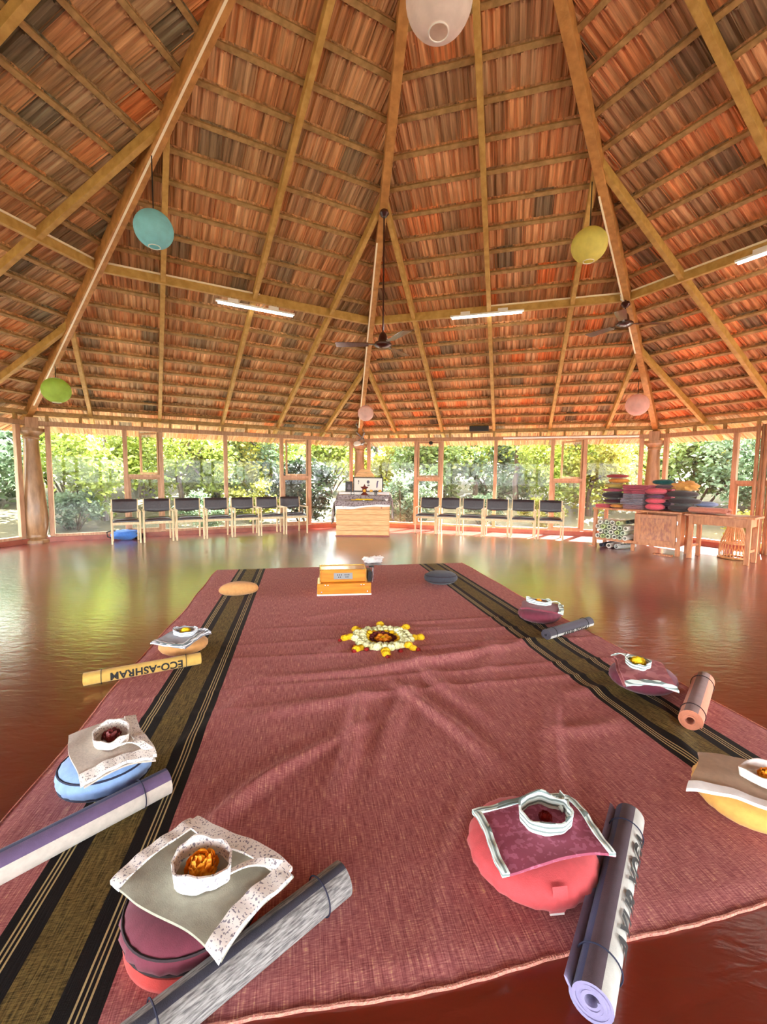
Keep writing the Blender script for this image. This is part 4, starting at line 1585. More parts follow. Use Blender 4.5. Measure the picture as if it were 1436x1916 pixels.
# blue bag on the floor under the first chair
F_bag = fabric('bag_blue', (70, 120, 196))
bb = thing('shoulder_bag', 'bright blue bag with black straps under the first left chair', 'bag', (-5.07, 8.50, 0.0), 0.5)
lump(0.26, 0.13, 0.19, 2.1, 0.25).build('bag_body', F_bag, bb, smooth=80)
MB().tube([(-0.22, -0.06, 0.03), (-0.31, -0.05, 0.08), (-0.32, -0.03, 0.16), (-0.24, 0.0, 0.19), (-0.15, 0.0, 0.16)], 0.014, 7).build('strap', M_cord, bb, smooth=True)
MB().tube([(0.18, -0.07, 0.12), (0.27, -0.06, 0.10), (0.33, -0.02, 0.05), (0.26, 0.03, 0.03), (0.18, 0.05, 0.06)], 0.018, 7).build('strap', M_cord, bb, smooth=True)
lump(0.08, 0.08, 0.12, 5.5, 0.3).build('side_pocket', M_cord, bb, (0.22, -0.02, 0.0), smooth=80)

# ------------------------------------------------------------------ altar
AX0, AX1, AY = -1.015, 0.121, 9.255
AW = AX1 - AX0
altar = thing('altar', 'stepped pine board altar below the column', 'altar', ((AX0 + AX1) / 2, AY, 0))
hw = AW / 2
for i in range(6):
    z0 = 0.02 + i * 0.113
    MB().box((0, 0.011, z0 + 0.054), (AW, 0.022, 0.095)).build('board', M_pine, altar, bevel=0.004)
MB().box((0, 0.285, 0.36), (AW - 0.02, 0.47, 0.70)).build('carcass', M_pine, altar)
MB().box((0, 0.27, 0.735), (AW + 0.02, 0.54, 0.03)).build('lower_shelf', M_pine, altar, bevel=0.004)
MB().box((0, 0.60, 0.425), (AW, 0.20, 0.85)).build('middle_step', M_pine, altar, bevel=0.004)
MB().box((0, 0.83, 0.46), (AW + 0.04, 0.26, 0.92)).build('upper_step', M_pine, altar, bevel=0.004)
MB().box((0, 0.02, 0.012), (AW + 0.03, 0.06, 0.024)).build('skirting', M_plinth, altar)
for sx in (-0.21, 0.21):
    MB().box((sx * AW * 1.7, 0.0, 0.63), (0.03, 0.012, 0.06)).build('hinge', M_teak, altar)
# arched back board made of planks, behind the upper step
zs = [0.0, 0.09, 0.18, 0.27, 0.36, 0.45, 0.53]
zb = 0.92


def arch_w(z):
    if z < 0.20:
        return 0.40 - 0.14 * (z / 0.20) ** 2
    t = min(1.0, (z - 0.20) / 0.345)
    return 0.26 * sqrt(max(0.0, 1 - t * t)) if t < 1 else 0.0


for z0, z1 in zip(zs, zs[1:]):
    pl = MB()
    pts = []
    for q in range(6):
        z = z0 + 0.003 + (z1 - z0 - 0.006) * q / 5
        pts.append((max(arch_w(z), 0.01), z))
    vs = [(-w, y, zb + z) for y in (0.97, 0.995) for (w, z) in pts] + [(w, y, zb + z) for y in (0.97, 0.995) for (w, z) in pts]
    fs = []
    for q in range(5):
        fs += [(q, 12 + q, 13 + q, q + 1), (6 + q, 7 + q, 19 + q, 18 + q), (q, q + 1, 7 + q, 6 + q), (12 + q, 18 + q, 19 + q, 13 + q)]
    fs += [(0, 6, 18, 12), (5, 17, 23, 11)]
    pl.add(vs, fs)
    pl.build('arch_board', M_pine, altar)


def paisley():
    m = mat('patterned_cloth', rgb(116, 100, 100), None, 0.9, sheen=0.1)
    nt = m.node_tree
    N, L = nt.nodes, nt.links
    tc = N.new('ShaderNodeTexCoord')
    vo = N.new('ShaderNodeTexVoronoi')
    vo.inputs['Scale'].default_value = 26
    L.new(tc.outputs['Object'], vo.inputs['Vector'])
    wv = N.new('ShaderNodeTexNoise')
    wv.inputs['Scale'].default_value = 60
    L.new(tc.outputs['Object'], wv.inputs['Vector'])
    ad = N.new('ShaderNodeMath')
    ad.operation = 'MULTIPLY_ADD'
    ad.inputs[1].default_value = 0.8
    L.new(wv.outputs['Fac'], ad.inputs[0])
    L.new(vo.outputs['Distance'], ad.inputs[2])
    rp = N.new('ShaderNodeValToRGB')
    e = rp.color_ramp.elements
    e[0].position, e[0].color = 0.45, rgb(70, 54, 54)
    e[1].position, e[1].color = 0.95, rgb(150, 134, 132)
    x = e.new(0.68)
    x.color = rgb(112, 92, 90)
    L.new(ad.outputs[0], rp.inputs[0])
    L.new(rp.outputs[0], N['Principled BSDF'].inputs['Base Color'])
    return m


M_pais = paisley()
M_browncl = fabric('cloth_brown', (92, 70, 64))


def drape(path, x0, x1, hem_l, hem_r, flap, seed, fold=0.012):
    """cloth strip over the altar steps: path is (y,z) from front top edge backwards; hangs at the front and sides"""
    mb = MB()

    def front(u, v):
        x = x0 + (x1 - x0) * u
        hem = hem_l + (hem_r - hem_l) * u + 0.012 * sin(u * 9 + seed)
        z = path[0][1] - v * (path[0][1] - hem)
        return Vector((x, path[0][0] - 0.012 - fold * v * (0.6 + 0.5 * sin(u * 21 + seed)), z))
    mb.grid(front, 40, 8)
    n = len(path) - 1

    def top(u, v):
        k = min(int(v * n), n - 1)
        t = v * n - k
        y = path[k][0] + (path[k + 1][0] - path[k][0]) * t
        z = path[k][1] + (path[k + 1][1] - path[k][1]) * t
        if v == 0:
            y -= 0.012
        return Vector((x0 + (x1 - x0) * u, y, z + 0.003))
    mb.grid(top, 20, n)
    for sx, xe in ((-1, x0), (1, x1)):
        def sidef(u, v, sx=sx, xe=xe):
            k = min(int(u * n), n - 1)
            t = u * n - k
            y = path[k][0] + (path[k + 1][0] - path[k][0]) * t - (0.012 if u == 0 else 0)
            z = path[k][1] + (path[k + 1][1] - path[k][1]) * t
            dz = flap[0 if sx < 0 else 1] * (1 - 0.35 * u)
            return Vector((xe + sx * (0.05 * sin(min(1, v * 2) * pi / 2) + 0.02 * v * sin(u * 14 + seed)), y - 0.02 * v, z - dz * v))
        mb.grid(sidef, n * 3, 8)
    return mb


path = [(-0.005, 0.752), (0.20, 0.755), (0.49, 0.757), (0.495, 0.855), (0.69, 0.857)]
po = drape(path, -hw - 0.03, hw + 0.03, 0.63, 0.69, (0.50, 0.42), 1.3)
pm = po.build('altar_cloth', M_pais, None, ((AX0 + AX1) / 2, AY, 0.004), smooth=50, recalc=False)
sol = pm.modifiers.new('thickness', 'SOLIDIFY')
sol.thickness = 0.004
tag(pm, 'grey patterned cloth draped over the front of the altar', 'cloth')
pw = drape([(0.003, 0.750), (0.25, 0.7505), (0.485, 0.751)], -hw - 0.018, hw + 0.018, 0.575, 0.66, (0.38, 0.36), 2.1, 0.008)
wu = pw.build('altar_undercloth', M_whitecloth, None, ((AX0 + AX1) / 2, AY + 0.004, 0), smooth=50, recalc=False)
tag(wu, 'white cloth showing below the patterned altar cloth', 'cloth')
pt = drape([(0.695, 0.925), (0.80, 0.926), (0.94, 0.927)], -hw - 0.01, hw + 0.01, 0.862, 0.862, (0.25, 0.25), 0.4, 0.004)
wt = pt.build('altar_top_cloth', M_whitecloth, None, ((AX0 + AX1) / 2, AY, 0), smooth=50, recalc=False)
tag(wt, 'white cloth over the top step of the altar', 'cloth')
AC = (AX0 + AX1) / 2

M_blackframe = mat('black_frame', rgb(30, 22, 20), None, 0.4)
M_paper = mat('paper', rgb(232, 226, 212), None, 0.8)
M_ink1 = mat('ink_grey', rgb(110, 100, 104), None, 0.8)
M_ink2 = mat('ink_violet', rgb(66, 48, 96), None, 0.8)


def frame_picture(name, label, w, h, loc, tilt, fw, m_pic, marks):
    root = thing(name, label, 'picture', loc)
    root.rotation_euler = (tilt, 0, 0)
    f = MB()
    for sx in (-1, 1):
        f.box((sx * (w - fw) / 2, 0, h / 2), (fw, 0.02, h))
    f.box((0, 0, fw / 2), (w - 2 * fw, 0.02, fw)).box((0, 0, h - fw / 2), (w - 2 * fw, 0.02, fw))
    f.build('frame', M_blackframe, root, bevel=0.002)
    pic = MB().box((0, 0.004, h / 2), (w - 2 * fw, 0.006, h - 2 * fw)).build('print', m_pic, root)
    for (poly, mm) in marks:
        vs = [(x, 0.0005, z) for (x, z) in poly] + [(x, -0.0005, z) for (x, z) in poly]
        k = len(poly)
        fs = [tuple(range(k)), tuple(range(k, 2 * k))[::-1]] + [(i, (i + 1) % k, (i + 1) % k + k, i + k) for i in range(k)]
        MB().add(vs, fs).build('figure', mm, pic)
    return root


def blob(cx, cz, rx, rz, n=10):
    return [(cx + rx * cos(2 * pi * i / n), cz + rz * sin(2 * pi * i / n)) for i in range(n)]


frame_picture('framed_print', 'wide black framed white print with three small figures on the altar', 0.69, 0.335, (0.0 + AC + 0.085, AY + 0.80, 0.931), radians(-6), 0.022, M_paper,
              [(blob(-0.22, 0.24, 0.012, 0.03), M_ink1), (blob(-0.225, 0.19, 0.008, 0.02), M_ink1),
               (blob(0.0, 0.225, 0.035, 0.04), M_ink1), (blob(0.005, 0.15, 0.03, 0.015), M_ink1), (blob(0.0, 0.24, 0.012, 0.012), M_ink2),
               ([(0.19, 0.09), (0.215, 0.10), (0.225, 0.22), (0.245, 0.25), (0.21, 0.25), (0.195, 0.20)], M_ink2)])
M_photo = mat('dark_photo', rgb(40, 30, 30), rgb(70, 56, 54), 0.4, 12)
frame_picture('framed_photo', 'small dark framed photo left of the wide print on the altar', 0.165, 0.235, (AC - 0.36, AY + 0.81, 0.931), radians(-7), 0.016, M_photo,
              [(blob(0.0, 0.13, 0.03, 0.04), M_ink1), (blob(0.0, 0.075, 0.045, 0.03), M_ink1)])
# star ornament
star = thing('star_ornament', 'dark red star ornament with a yellow disc in front of the print', 'ornament', (AC + 0.01, AY + 0.60, 0.861))
M_star = mat('star_red', rgb(84, 26, 20), rgb(110, 36, 26), 0.4, 30)
sp_ = [(0.10 * (1.0 if i % 2 == 0 else 0.48) * cos(pi / 2 + i * pi / 5), 0.155 + 0.10 * (1.0 if i % 2 == 0 else 0.48) * sin(pi / 2 + i * pi / 5)) for i in range(10)]
vs = [(x, 0.0, z) for x, z in sp_] + [(0, -0.03, 0.155), (0, 0.03, 0.155)]
MB().add(vs, [(i, (i + 1) % 10, 10) for i in range(10)] + [((i + 1) % 10, i, 11) for i in range(10)]).build('star', M_star, star)
MB().lathe([(0.0, 0.0), (0.085, 0.0), (0.08, 0.02), (0.045, 0.05), (0.03, 0.08), (0.0, 0.085)], 20).build('foot', M_star, star, smooth=40)
M_gold = mat('gold_disc', rgb(222, 160, 30), None, 0.4)
MB().lathe([(0.0, 0.0), (0.035, 0.0), (0.028, 0.012), (0, 0.018)], 18, M=Matrix.Translation((0.0, -0.03, 0.10)) @ Matrix.Rotation(pi / 2, 4, 'X')).build('yellow_disc', M_gold, star, smooth=40)
# small things on the altar
M_jar = mat('smoky_jar', rgb(70, 64, 62), None, 0.2)
for x, lab in ((0.25, 'small dark cylinder jar on the right of the star ornament'), (0.283, 'second dark jar, nearer the right altar edge')):
    j = thing('jar', lab, 'jar', (AC + x, AY + 0.60, 0.861), group='jars on the altar')
    MB().lathe([(0, 0), (0.014, 0), (0.015, 0.075), (0.011, 0.085), (0.011, 0.1), (0, 0.1)], 14).build('body', M_jar, j, smooth=40)
    MB().lathe([(0, 0.1), (0.013, 0.1), (0.013, 0.115), (0, 0.115)], 14).build('lid', M_dark, j, smooth=40)
M_wire = mat('dark_wire', rgb(60, 54, 50), None, 0.4)
ih = thing('incense_holder', 'small dark ring shaped incense holder left of the star ornament', 'ornament', (AC - 0.26, AY + 0.60, 0.862))
MB().tube([(0.035 * cos(t * pi / 9), 0, 0.04 + 0.035 * sin(t * pi / 9)) for t in range(19)], 0.006, 6).build('ring', M_wire, ih, smooth=True)
MB().box((0, 0, 0.004), (0.12, 0.03, 0.008)).build('tray', M_wire, ih, bevel=0.002)
for x, lab, zz, yy in ((0.16, 'small ochre block at the foot of the wide print', 0.931, 0.745), (0.36, 'orange ochre block at the right end of the wide print', 0.931, 0.745)):
    tag(MB().box((0, 0, 0.02), (0.07, 0.03, 0.04)).box((0, 0, 0.044), (0.05, 0.022, 0.01)).build('ochre_block', M_gold, None, (AC + x, AY + yy - 0.005, zz), bevel=0.004), lab, 'ornament', 'ochre blocks on the altar')
gl_ = thing('flower_garland', 'yellow flower garland lying on the brown strip of the altar', 'garland', (AC, AY + 0.22, 0.763))
for i in range(16):
    o = link('bloom', FLOWER['y'], gl_, (-0.14 + i * 0.022, 0.03 * sin(i * 1.3), 0.0), (0, 0, i))
    o.scale = (0.85, 0.85, 0.85)
MB().tube([(-0.26, 0, 0.008), (-0.2, 0.02, 0.008), (-0.14, 0, 0.01)], 0.008, 6).build('garland_tail', M_fl_y, gl_, smooth=True)
cd = thing('tea_light', 'tiny white tea light in front of the yellow garland', 'candle', (AC + 0.02, AY + 0.10, 0.762))
MB().lathe([(0, 0), (0.02, 0), (0.02, 0.016), (0.017, 0.016), (0.016, 0.011), (0, 0.011)], 16).build('cup', M_white, cd, smooth=40)
MB().tube([(0, 0, 0.01), (0, 0, 0.024)], 0.002, 5).build('wick', M_cord, cd)
stick = thing('incense_stick', 'thin upright stick left of the white bowl on the altar', 'incense', (AC + 0.42, AY + 0.2, 0.762))
MB().lathe([(0, 0), (0.012, 0), (0.008, 0.01), (0, 0.01)], 10).build('foot', M_wire, stick)
MB().tube([(0, 0, 0.01), (0.004, 0, 0.10)], 0.003, 5).build('stick', M_wire, stick)
bw = thing('offering_bowl', 'small white bowl near the right front of the altar', 'bowl', (AC + 0.51, AY + 0.2, 0.762))
MB().lathe([(0, 0), (0.02, 0), (0.022, 0.006), (0.038, 0.03), (0.042, 0.042), (0.038, 0.042), (0.03, 0.022), (0, 0.012)], 20).build('cup', M_white, bw, smooth=50)
MB().lathe([(0, 0.014), (0.03, 0.024), (0.0, 0.03)], 14).build('filling', M_fl_w, bw, smooth=50)

# ------------------------------------------------------------------ cabinet with cushions, table
CP0 = Vector((4.03, 8.31, 0))
CP1 = Vector((4.94, 7.18, 0))
cd_ = (CP1 - CP0).normalized()
crot = atan2(cd_.y, cd_.x)
CLN = (CP1 - CP0).length
CD, CH = 0.50, 0.745
cab = thing('cabinet', 'low teak cabinet with open mat shelf and panelled door', 'cabinet', tuple(CP0), crot)
MB().box((CLN / 2, CD / 2, CH - 0.018), (CLN + 0.03, CD + 0.02, 0.036)).build('top', M_teak, cab, bevel=0.005)
for x in (0.03, CLN - 0.03):
    for y in (0.03, CD - 0.03):
        MB().box((x, y, (CH - 0.036) / 2), (0.06, 0.06, CH - 0.036)).build('leg', M_teak, cab, bevel=0.004)
MB().box((CLN / 2, CD / 2, 0.155), (CLN - 0.12, CD - 0.04, 0.03)).build('bottom_shelf', M_teak, cab)
MB().box((CLN / 2, 0.03, 0.155), (CLN - 0.12, 0.03, 0.055)).build('front_rail', M_teak, cab, bevel=0.003)
MB().box((0.72, 0.03, 0.06), (0.05, 0.05, 0.12)).build('leg', M_teak, cab)
XD = 0.745
MB().box((XD, CD / 2, 0.425), (0.03, CD - 0.04, 0.51)).build('divider', M_teak, cab)
MB().box((CLN - 0.075, CD / 2, 0.425), (0.03, CD - 0.14, 0.51)).build('side_panel', M_teak, cab)
MB().box(((XD + CLN) / 2 - 0.03, CD - 0.02, 0.425), (CLN - XD - 0.12, 0.015, 0.51)).build('back_panel', M_teak, cab)
dx0, dx1 = XD + 0.02, CLN - 0.065
door = MB()
dw = dx1 - dx0
for x in (dx0 + 0.035, dx1 - 0.035):
    door.box((x, 0.012, 0.425), (0.07, 0.026, 0.50))
for z in (0.205, 0.645):
    door.box(((dx0 + dx1) / 2, 0.012, z), (dw - 0.14, 0.026, 0.06))
do = door.build('door', M_teak, cab, bevel=0.003)
MB().box(((dx0 + dx1) / 2, 0.016, 0.425), (dw - 0.14, 0.014, 0.38)).build('door_panel', M_teakdark, do)
for z in (0.28, 0.56):
    MB().box((CLN - 0.045, -0.004, z), (0.012, 0.012, 0.06)).build('hinge', M_chrome, do)
MB().box((1.24, -0.07, 0.012), (0.28, 0.09, 0.024)).build('foot_plank', M_teakdark, cab)
MB().box((0.03, -0.04, 0.010), (0.14, 0.07, 0.02)).build('foot_plank', M_teakdark, cab)

cabM = Matrix.Translation(CP0) @ Matrix.Rotation(crot, 4, 'Z')


def cab_pt(x, y, z):
    return cabM @ Vector((x, y, z))


# rolled mats on the open shelf: spiral ends face the room
F_mint = fabric('mat_mint', (198, 206, 176), 0.9)
F_cream = fabric('mat_ivory', (216, 212, 196), 0.9)
F_lime = fabric('mat_lime', (190, 204, 140), 0.9)
F_dgreen = fabric('mat_dark_green', (52, 66, 50), 0.9)
protoR = {}
rngm = random.Random(9)


def shelf_roll(label, x, z, r, m, y0, length, rz=0.0, group='rolled mats on the open shelf', grp_ties=False):
    p = cab_pt(x, y0, 0)
    yd = (cabM.to_3x3() @ Vector((sin(rz), cos(rz), 0)))
    q = p + yd * length
    root, L = mat_roll(label, p, q, r, [m], [(1, 0)], group, turns=3.2, th=r * 0.15, ties=(), z=z, start=rngm.uniform(0, 6))
    return root


r0 = 0.046
zrow = 0.172
k = 0
for row in range(4):
    nrow = (6, 5, 6, 4)[row]
    for i in range(nrow):
        x = 0.115 + (i + (0.5 if row == 1 else 0)) * 0.1 + (0.18 if row == 3 else 0)
        if row == 3:
            x = 0.16 + i * 0.11
        z = zrow + row * 0.088
        m = (F_cream, F_mint, F_mint, F_lime, F_cream)[(k * 3 + row) % 5]
        nmz = {F_cream: 'ivory', F_mint: 'pale mint', F_lime: 'lime tinted'}[m]
        rl = shelf_roll('%s rolled mat on the open shelf, %s in the %s row from below' % (nmz, ORD[i], ORD[row]), x, z, r0 - 0.001, m,
                        -0.05 + rngm.uniform(-0.02, 0.03), 0.48)
        k += 1
sr = shelf_roll('dark green rolled mat leaning on top of the shelf rolls', 0.62, 0.47, 0.040, F_dgreen, 0.02, 0.42, group=None)
# three mats on the floor below the shelf
for x, m, lab, rr in ((0.20, R_slate, 'black rolled mat on the floor under the cabinet, leftmost', 0.042), (0.33, R_cream, 'cream rolled mat on the floor under the cabinet, middle', 0.048),
                      (0.47, R_pale, 'grey and dark patterned rolled mat on the floor under the cabinet, rightmost', 0.046)):
    rt = shelf_roll(lab, x, 0.001, rr, m, -0.05, 0.50, 0.25 if x > .4 else 0.0, group='rolled mats on the floor under the cabinet')
    if x > 0.4:
        text_on_roll(rt, 'AYUR YOGA', rr, 0.5, 0.055, 0.25, radians(120), (1, 1), M_blacktext)


def flat_cushion(name, label, x, y, z, w, d, h, m, rz=0.0, kind='round', group='cushions and blankets stacked on the cabinet', seed=0):
    p = cab_pt(x, y, z)
    root = thing(name, label, {'round': 'cushion', 'fold': 'blanket', 'heap': 'cloth'}[kind], tuple(p), crot + rz, group)
    if kind == 'round':
        zafu_mesh(MB(), w / 2, d / 2, h, 0, 0.004, 40, seed).build('cover', m, root, smooth=70)
    elif kind == 'heap':
        lump(w / 2, d / 2, h, seed, 0.5).build('cover', m, root, smooth=80)
    else:
        # folded blanket: layers with a rounded front fold
        nl = 2 if h < 0.07 else 3
        t = h / nl
        for q in range(nl):
            mb = MB()
            def fn(u, v, q=q, t=t):
                a = pi * (v * 2)
                # closed cross-section: rounded at the front (y<0), square at the back
                sec = [(-0.5 * d, 0.5), (-0.5 * d + t * 0.3, 0.06), (-0.5 * d + t * 0.7, 0.0), (0.5 * d, 0.0), (0.5 * d, 0.94), (-0.5 * d + t * 0.7, 0.94), (-0.5 * d + t * 0.3, 0.88)]
                y, zz = sec[int(v * 7 + 0.5) % 7]
                x_ = (u - .5) * w * (1 - 0.02 * ((q + seed) % 2))
                return Vector((x_, y + 0.006 * sin(u * 7 + q + seed), q * t + zz * t + 0.003 * sin(u * 9 + seed)*0.5 + 0.0015))
            mb.grid(fn, 16, 7, cv=True)
            nn_ = 17
            mb.f.append(tuple(j * nn_ for j in range(7)))
            mb.f.append(tuple(j * nn_ + 16 for j in range(7))[::-1])
            mb.m += [0, 0]
            mb.build('fold', m, root, smooth=50)
    return root


C_pink = fabric('c_pink', (206, 84, 96))
C_rose = fabric('c_rose', (176, 76, 94))
C_orange = fabric('c_orange', (216, 140, 58))
C_plumd = fabric('c_plum_dark', (72, 26, 40))
C_blk = fabric('c_black', (52, 42, 44))
C_olive = fabric('c_olive', (190, 168, 84))
C_dred = fabric('c_dark_red', (160, 52, 56))
C_grey = fabric('c_grey_lilac', (140, 128, 140))
C_mauve = fabric('c_mauve', (160, 120, 128))
C_coral = fabric('c_coral_pink', (222, 84, 100))
C_purp = fabric('c_purple', (100, 58, 88))
C_teal = fabric('c_teal', (28, 92, 92))
C_pgrey = fabric('c_plum_grey', (104, 80, 92))
C_char = fabric('c_char', (64, 54, 54))
C_tan = fabric('c_tan', (222, 160, 84))
C_blue = fabric('c_blue_grey', (122, 134, 166))
C_salmon = fabric('c_salmon', (208, 130, 104))

T0 = CH + 0.001
ST = [
    ('folded_blanket', 'pink folded blanket hanging at the left end of the cabinet top', 0.13, 0.17, T0, 0.20, 0.36, 0.055, C_pink, 'fold'),
    ('flat_cushion', 'orange cushion under the dark stack at the left end of the cabinet', 0.36, 0.20, T0, 0.25, 0.36, 0.07, C_orange, 'round'),
    ('round_cushion', 'dark plum cushion low in the left stack on the cabinet', 0.26, 0.24, T0 + 0.072, 0.36, 0.36, 0.08, C_plumd, 'round'),
    ('round_cushion', 'black cushion in the middle of the left stack on the cabinet', 0.26, 0.24, T0 + 0.152, 0.42, 0.38, 0.11, C_blk, 'round'),
    ('flat_cushion', 'rose pink flat cushion above the black cushion of the left stack', 0.26, 0.24, T0 + 0.262, 0.40, 0.36, 0.06, C_rose, 'round'),
    ('flat_cushion', 'olive yellow cushion in the left stack below the orange one', 0.28, 0.24, T0 + 0.322, 0.38, 0.34, 0.085, C_olive, 'round'),
    ('round_cushion', 'orange cushion near the top of the left stack', 0.33, 0.24, T0 + 0.407, 0.34, 0.32, 0.085, C_orange, 'round'),
    ('round_cushion', 'dark red cushion crowning the left stack', 0.30, 0.24, T0 + 0.492, 0.38, 0.32, 0.065, C_dred, 'round'),
    ('folded_blanket', 'mauve folded blanket at the bottom of the second stack', 0.665, 0.22, T0, 0.33, 0.34, 0.07, C_mauve, 'fold'),
    ('folded_blanket', 'grey lilac folded blanket with open fold in the second stack', 0.645, 0.22, T0 + 0.072, 0.38, 0.36, 0.10, C_grey, 'fold'),
    ('folded_blanket', 'thin grey folded blanket in the middle of the second stack', 0.665, 0.22, T0 + 0.174, 0.35, 0.34, 0.07, C_grey, 'fold'),
    ('folded_blanket', 'rose folded blanket below the topmost one of the second stack', 0.675, 0.22, T0 + 0.246, 0.36, 0.34, 0.055, C_rose, 'fold'),
    ('folded_blanket', 'wide dusky pink folded blanket on top of the second stack', 0.70, 0.22, T0 + 0.303, 0.43, 0.36, 0.08, C_rose, 'fold'),
    ('flat_cushion', 'coral pink cushion at the bottom of the third stack', 1.00, 0.14, T0, 0.30, 0.26, 0.105, C_coral, 'round'),
    ('flat_cushion', 'coral pink cushion second from below in the third stack', 1.00, 0.14, T0 + 0.105, 0.30, 0.26, 0.085, C_coral, 'round'),
    ('flat_cushion', 'purple cushion between the coral and pink ones of the third stack', 0.99, 0.14, T0 + 0.19, 0.29, 0.26, 0.055, C_purp, 'round'),
    ('flat_cushion', 'pink cushion on top of the third stack', 1.00, 0.14, T0 + 0.245, 0.34, 0.28, 0.10, C_pink, 'round'),
    ('folded_blanket', 'brown folded blanket at the bottom behind the third stack', 1.04, 0.39, T0, 0.30, 0.19, 0.16, C_pgrey, 'fold'),
    ('folded_blanket', 'rose folded blanket hidden behind the pink third stack', 1.04, 0.39, T0 + 0.162, 0.30, 0.19, 0.17, C_rose, 'fold'),
    ('flat_cushion', 'plum grey cushion below the teal one behind the third stack', 1.06, 0.40, T0 + 0.334, 0.32, 0.22, 0.06, C_pgrey, 'round'),
    ('flat_cushion', 'dark teal cushion on top behind the third stack', 1.02, 0.40, T0 + 0.394, 0.34, 0.22, 0.085, C_teal, 'round'),
    ('round_cushion', 'charcoal cushion at the bottom of the dark stack at the right cabinet end', 1.39, 0.26, T0, 0.44, 0.40, 0.105, C_char, 'round'),
    ('round_cushion', 'charcoal cushion in the middle of the dark stack at the right cabinet end', 1.41, 0.26, T0 + 0.105, 0.47, 0.40, 0.105, C_char, 'round'),
    ('round_cushion', 'charcoal cushion on top of the dark stack at the right cabinet end', 1.37, 0.26, T0 + 0.21, 0.46, 0.40, 0.105, C_char, 'round'),
    ('crumpled_cover', 'crumpled tan cushion cover on the charcoal stack', 1.40, 0.26, T0 + 0.305, 0.34, 0.24, 0.15, C_tan, 'heap'),
]
for i, (nm, lab, x, y, z, w, d, h, m, kd) in enumerate(ST):
    flat_cushion(nm, lab, x, y, T0 + (z - T0) * 1.13, w, d, h * 1.13, m, 0.0, kd, seed=i * 1.7 + 2.0)

# table right of the cabinet
TP0, TP1 = Vector((5.01, 7.10, 0)), Vector((5.50, 6.46, 0))
tdv = (TP1 - TP0).normalized()
trot = atan2(tdv.y, tdv.x)
TLN = (TP1 - TP0).length
TD, THH = 0.46, 0.735
tab = thing('side_table', 'small teak table with plain apron at the right', 'table', tuple(TP0), trot)
MB().box((TLN / 2, TD / 2, THH - 0.016), (TLN + 0.10, TD + 0.06, 0.032)).build('tabletop', M_teak, tab, bevel=0.004)
for x in (0.03, TLN - 0.03):
    for y in (0.03, TD - 0.03):
        MB().box((x, y, (THH - 0.032) / 2), (0.062, 0.062, THH - 0.032)).build('leg', M_teak, tab, bevel=0.004)
for y in (0.02, TD - 0.02):
    MB().box((TLN / 2, y, 0.635), (TLN - 0.12, 0.024, 0.13)).build('apron', M_teak, tab, bevel=0.003)
for x in (0.03, TLN - 0.03):
    MB().box((x, TD / 2, 0.635), (0.024, TD - 0.12, 0.13)).build('apron', M_teak, tab, bevel=0.003)
    MB().box((x, TD / 2, 0.20), (0.03, TD - 0.12, 0.04)).build('stretcher', M_teak, tab, bevel=0.003)
MB().box((TLN / 2, 0.008, 0.635), (TLN - 0.20, 0.012, 0.085)).build('drawer_front', M_teak, tab, bevel=0.002)
tabM = Matrix.Translation(TP0) @ Matrix.Rotation(trot, 4, 'Z')
# salmon blanket, folded like a flattened roll
bl_root = thing('folded_blanket', 'salmon folded blanket with open rolled end lying on the table', 'blanket', tuple(tabM @ Vector((0.0, 0.16, THH + 0.001))), trot)
mb = MB()
pts = []
for i in range(61):
    a = 2 * pi * i / 24
    rr = 0.40 + 0.60 * i / 60
    pts.append((a, rr))
vs, fs = [], []
LB = 0.50
for (a, rr) in pts:
    for (x, q) in ((0, rr - 0.1), (0, rr), (LB, rr - 0.1), (LB, rr)):
        yy, zz = 0.15 * q * cos(a), 0.055 + 0.055 * q * sin(a)
        vs.append((x + 0.01 * sin(a * 1.1), yy, zz))
for i in range(60):
    b, c = 4 * i, 4 * i + 4
    fs += [(b + 1, c + 1, c + 3, b + 3), (b, b + 2, c + 2, c), (b, c, c + 1, b + 1), (b + 2, b + 3, c + 3, c + 2)]
fs += [(0, 1, 3, 2), (240, 242, 243, 241)]
mb.add(vs, fs).build('blanket_layers', C_salmon, bl_root, (-0.02, 0, 0.0), smooth=50)
for i, (lab, z, h) in enumerate((('blue grey cushion lying behind the salmon blanket', 0.0, 0.10), ('blue grey cushion leaning on top behind the salmon blanket', 0.10, 0.09))):
    root = thing('round_cushion', lab, 'cushion', tuple(tabM @ Vector((0.10, 0.42, THH + 0.001 + z))), trot + 0.2, 'blue grey cushions behind the salmon blanket')
    zafu_mesh(MB(), 0.17, 0.10, h, 0, 0.004, 36, i + 3).build('cover', C_blue, root, smooth=70)

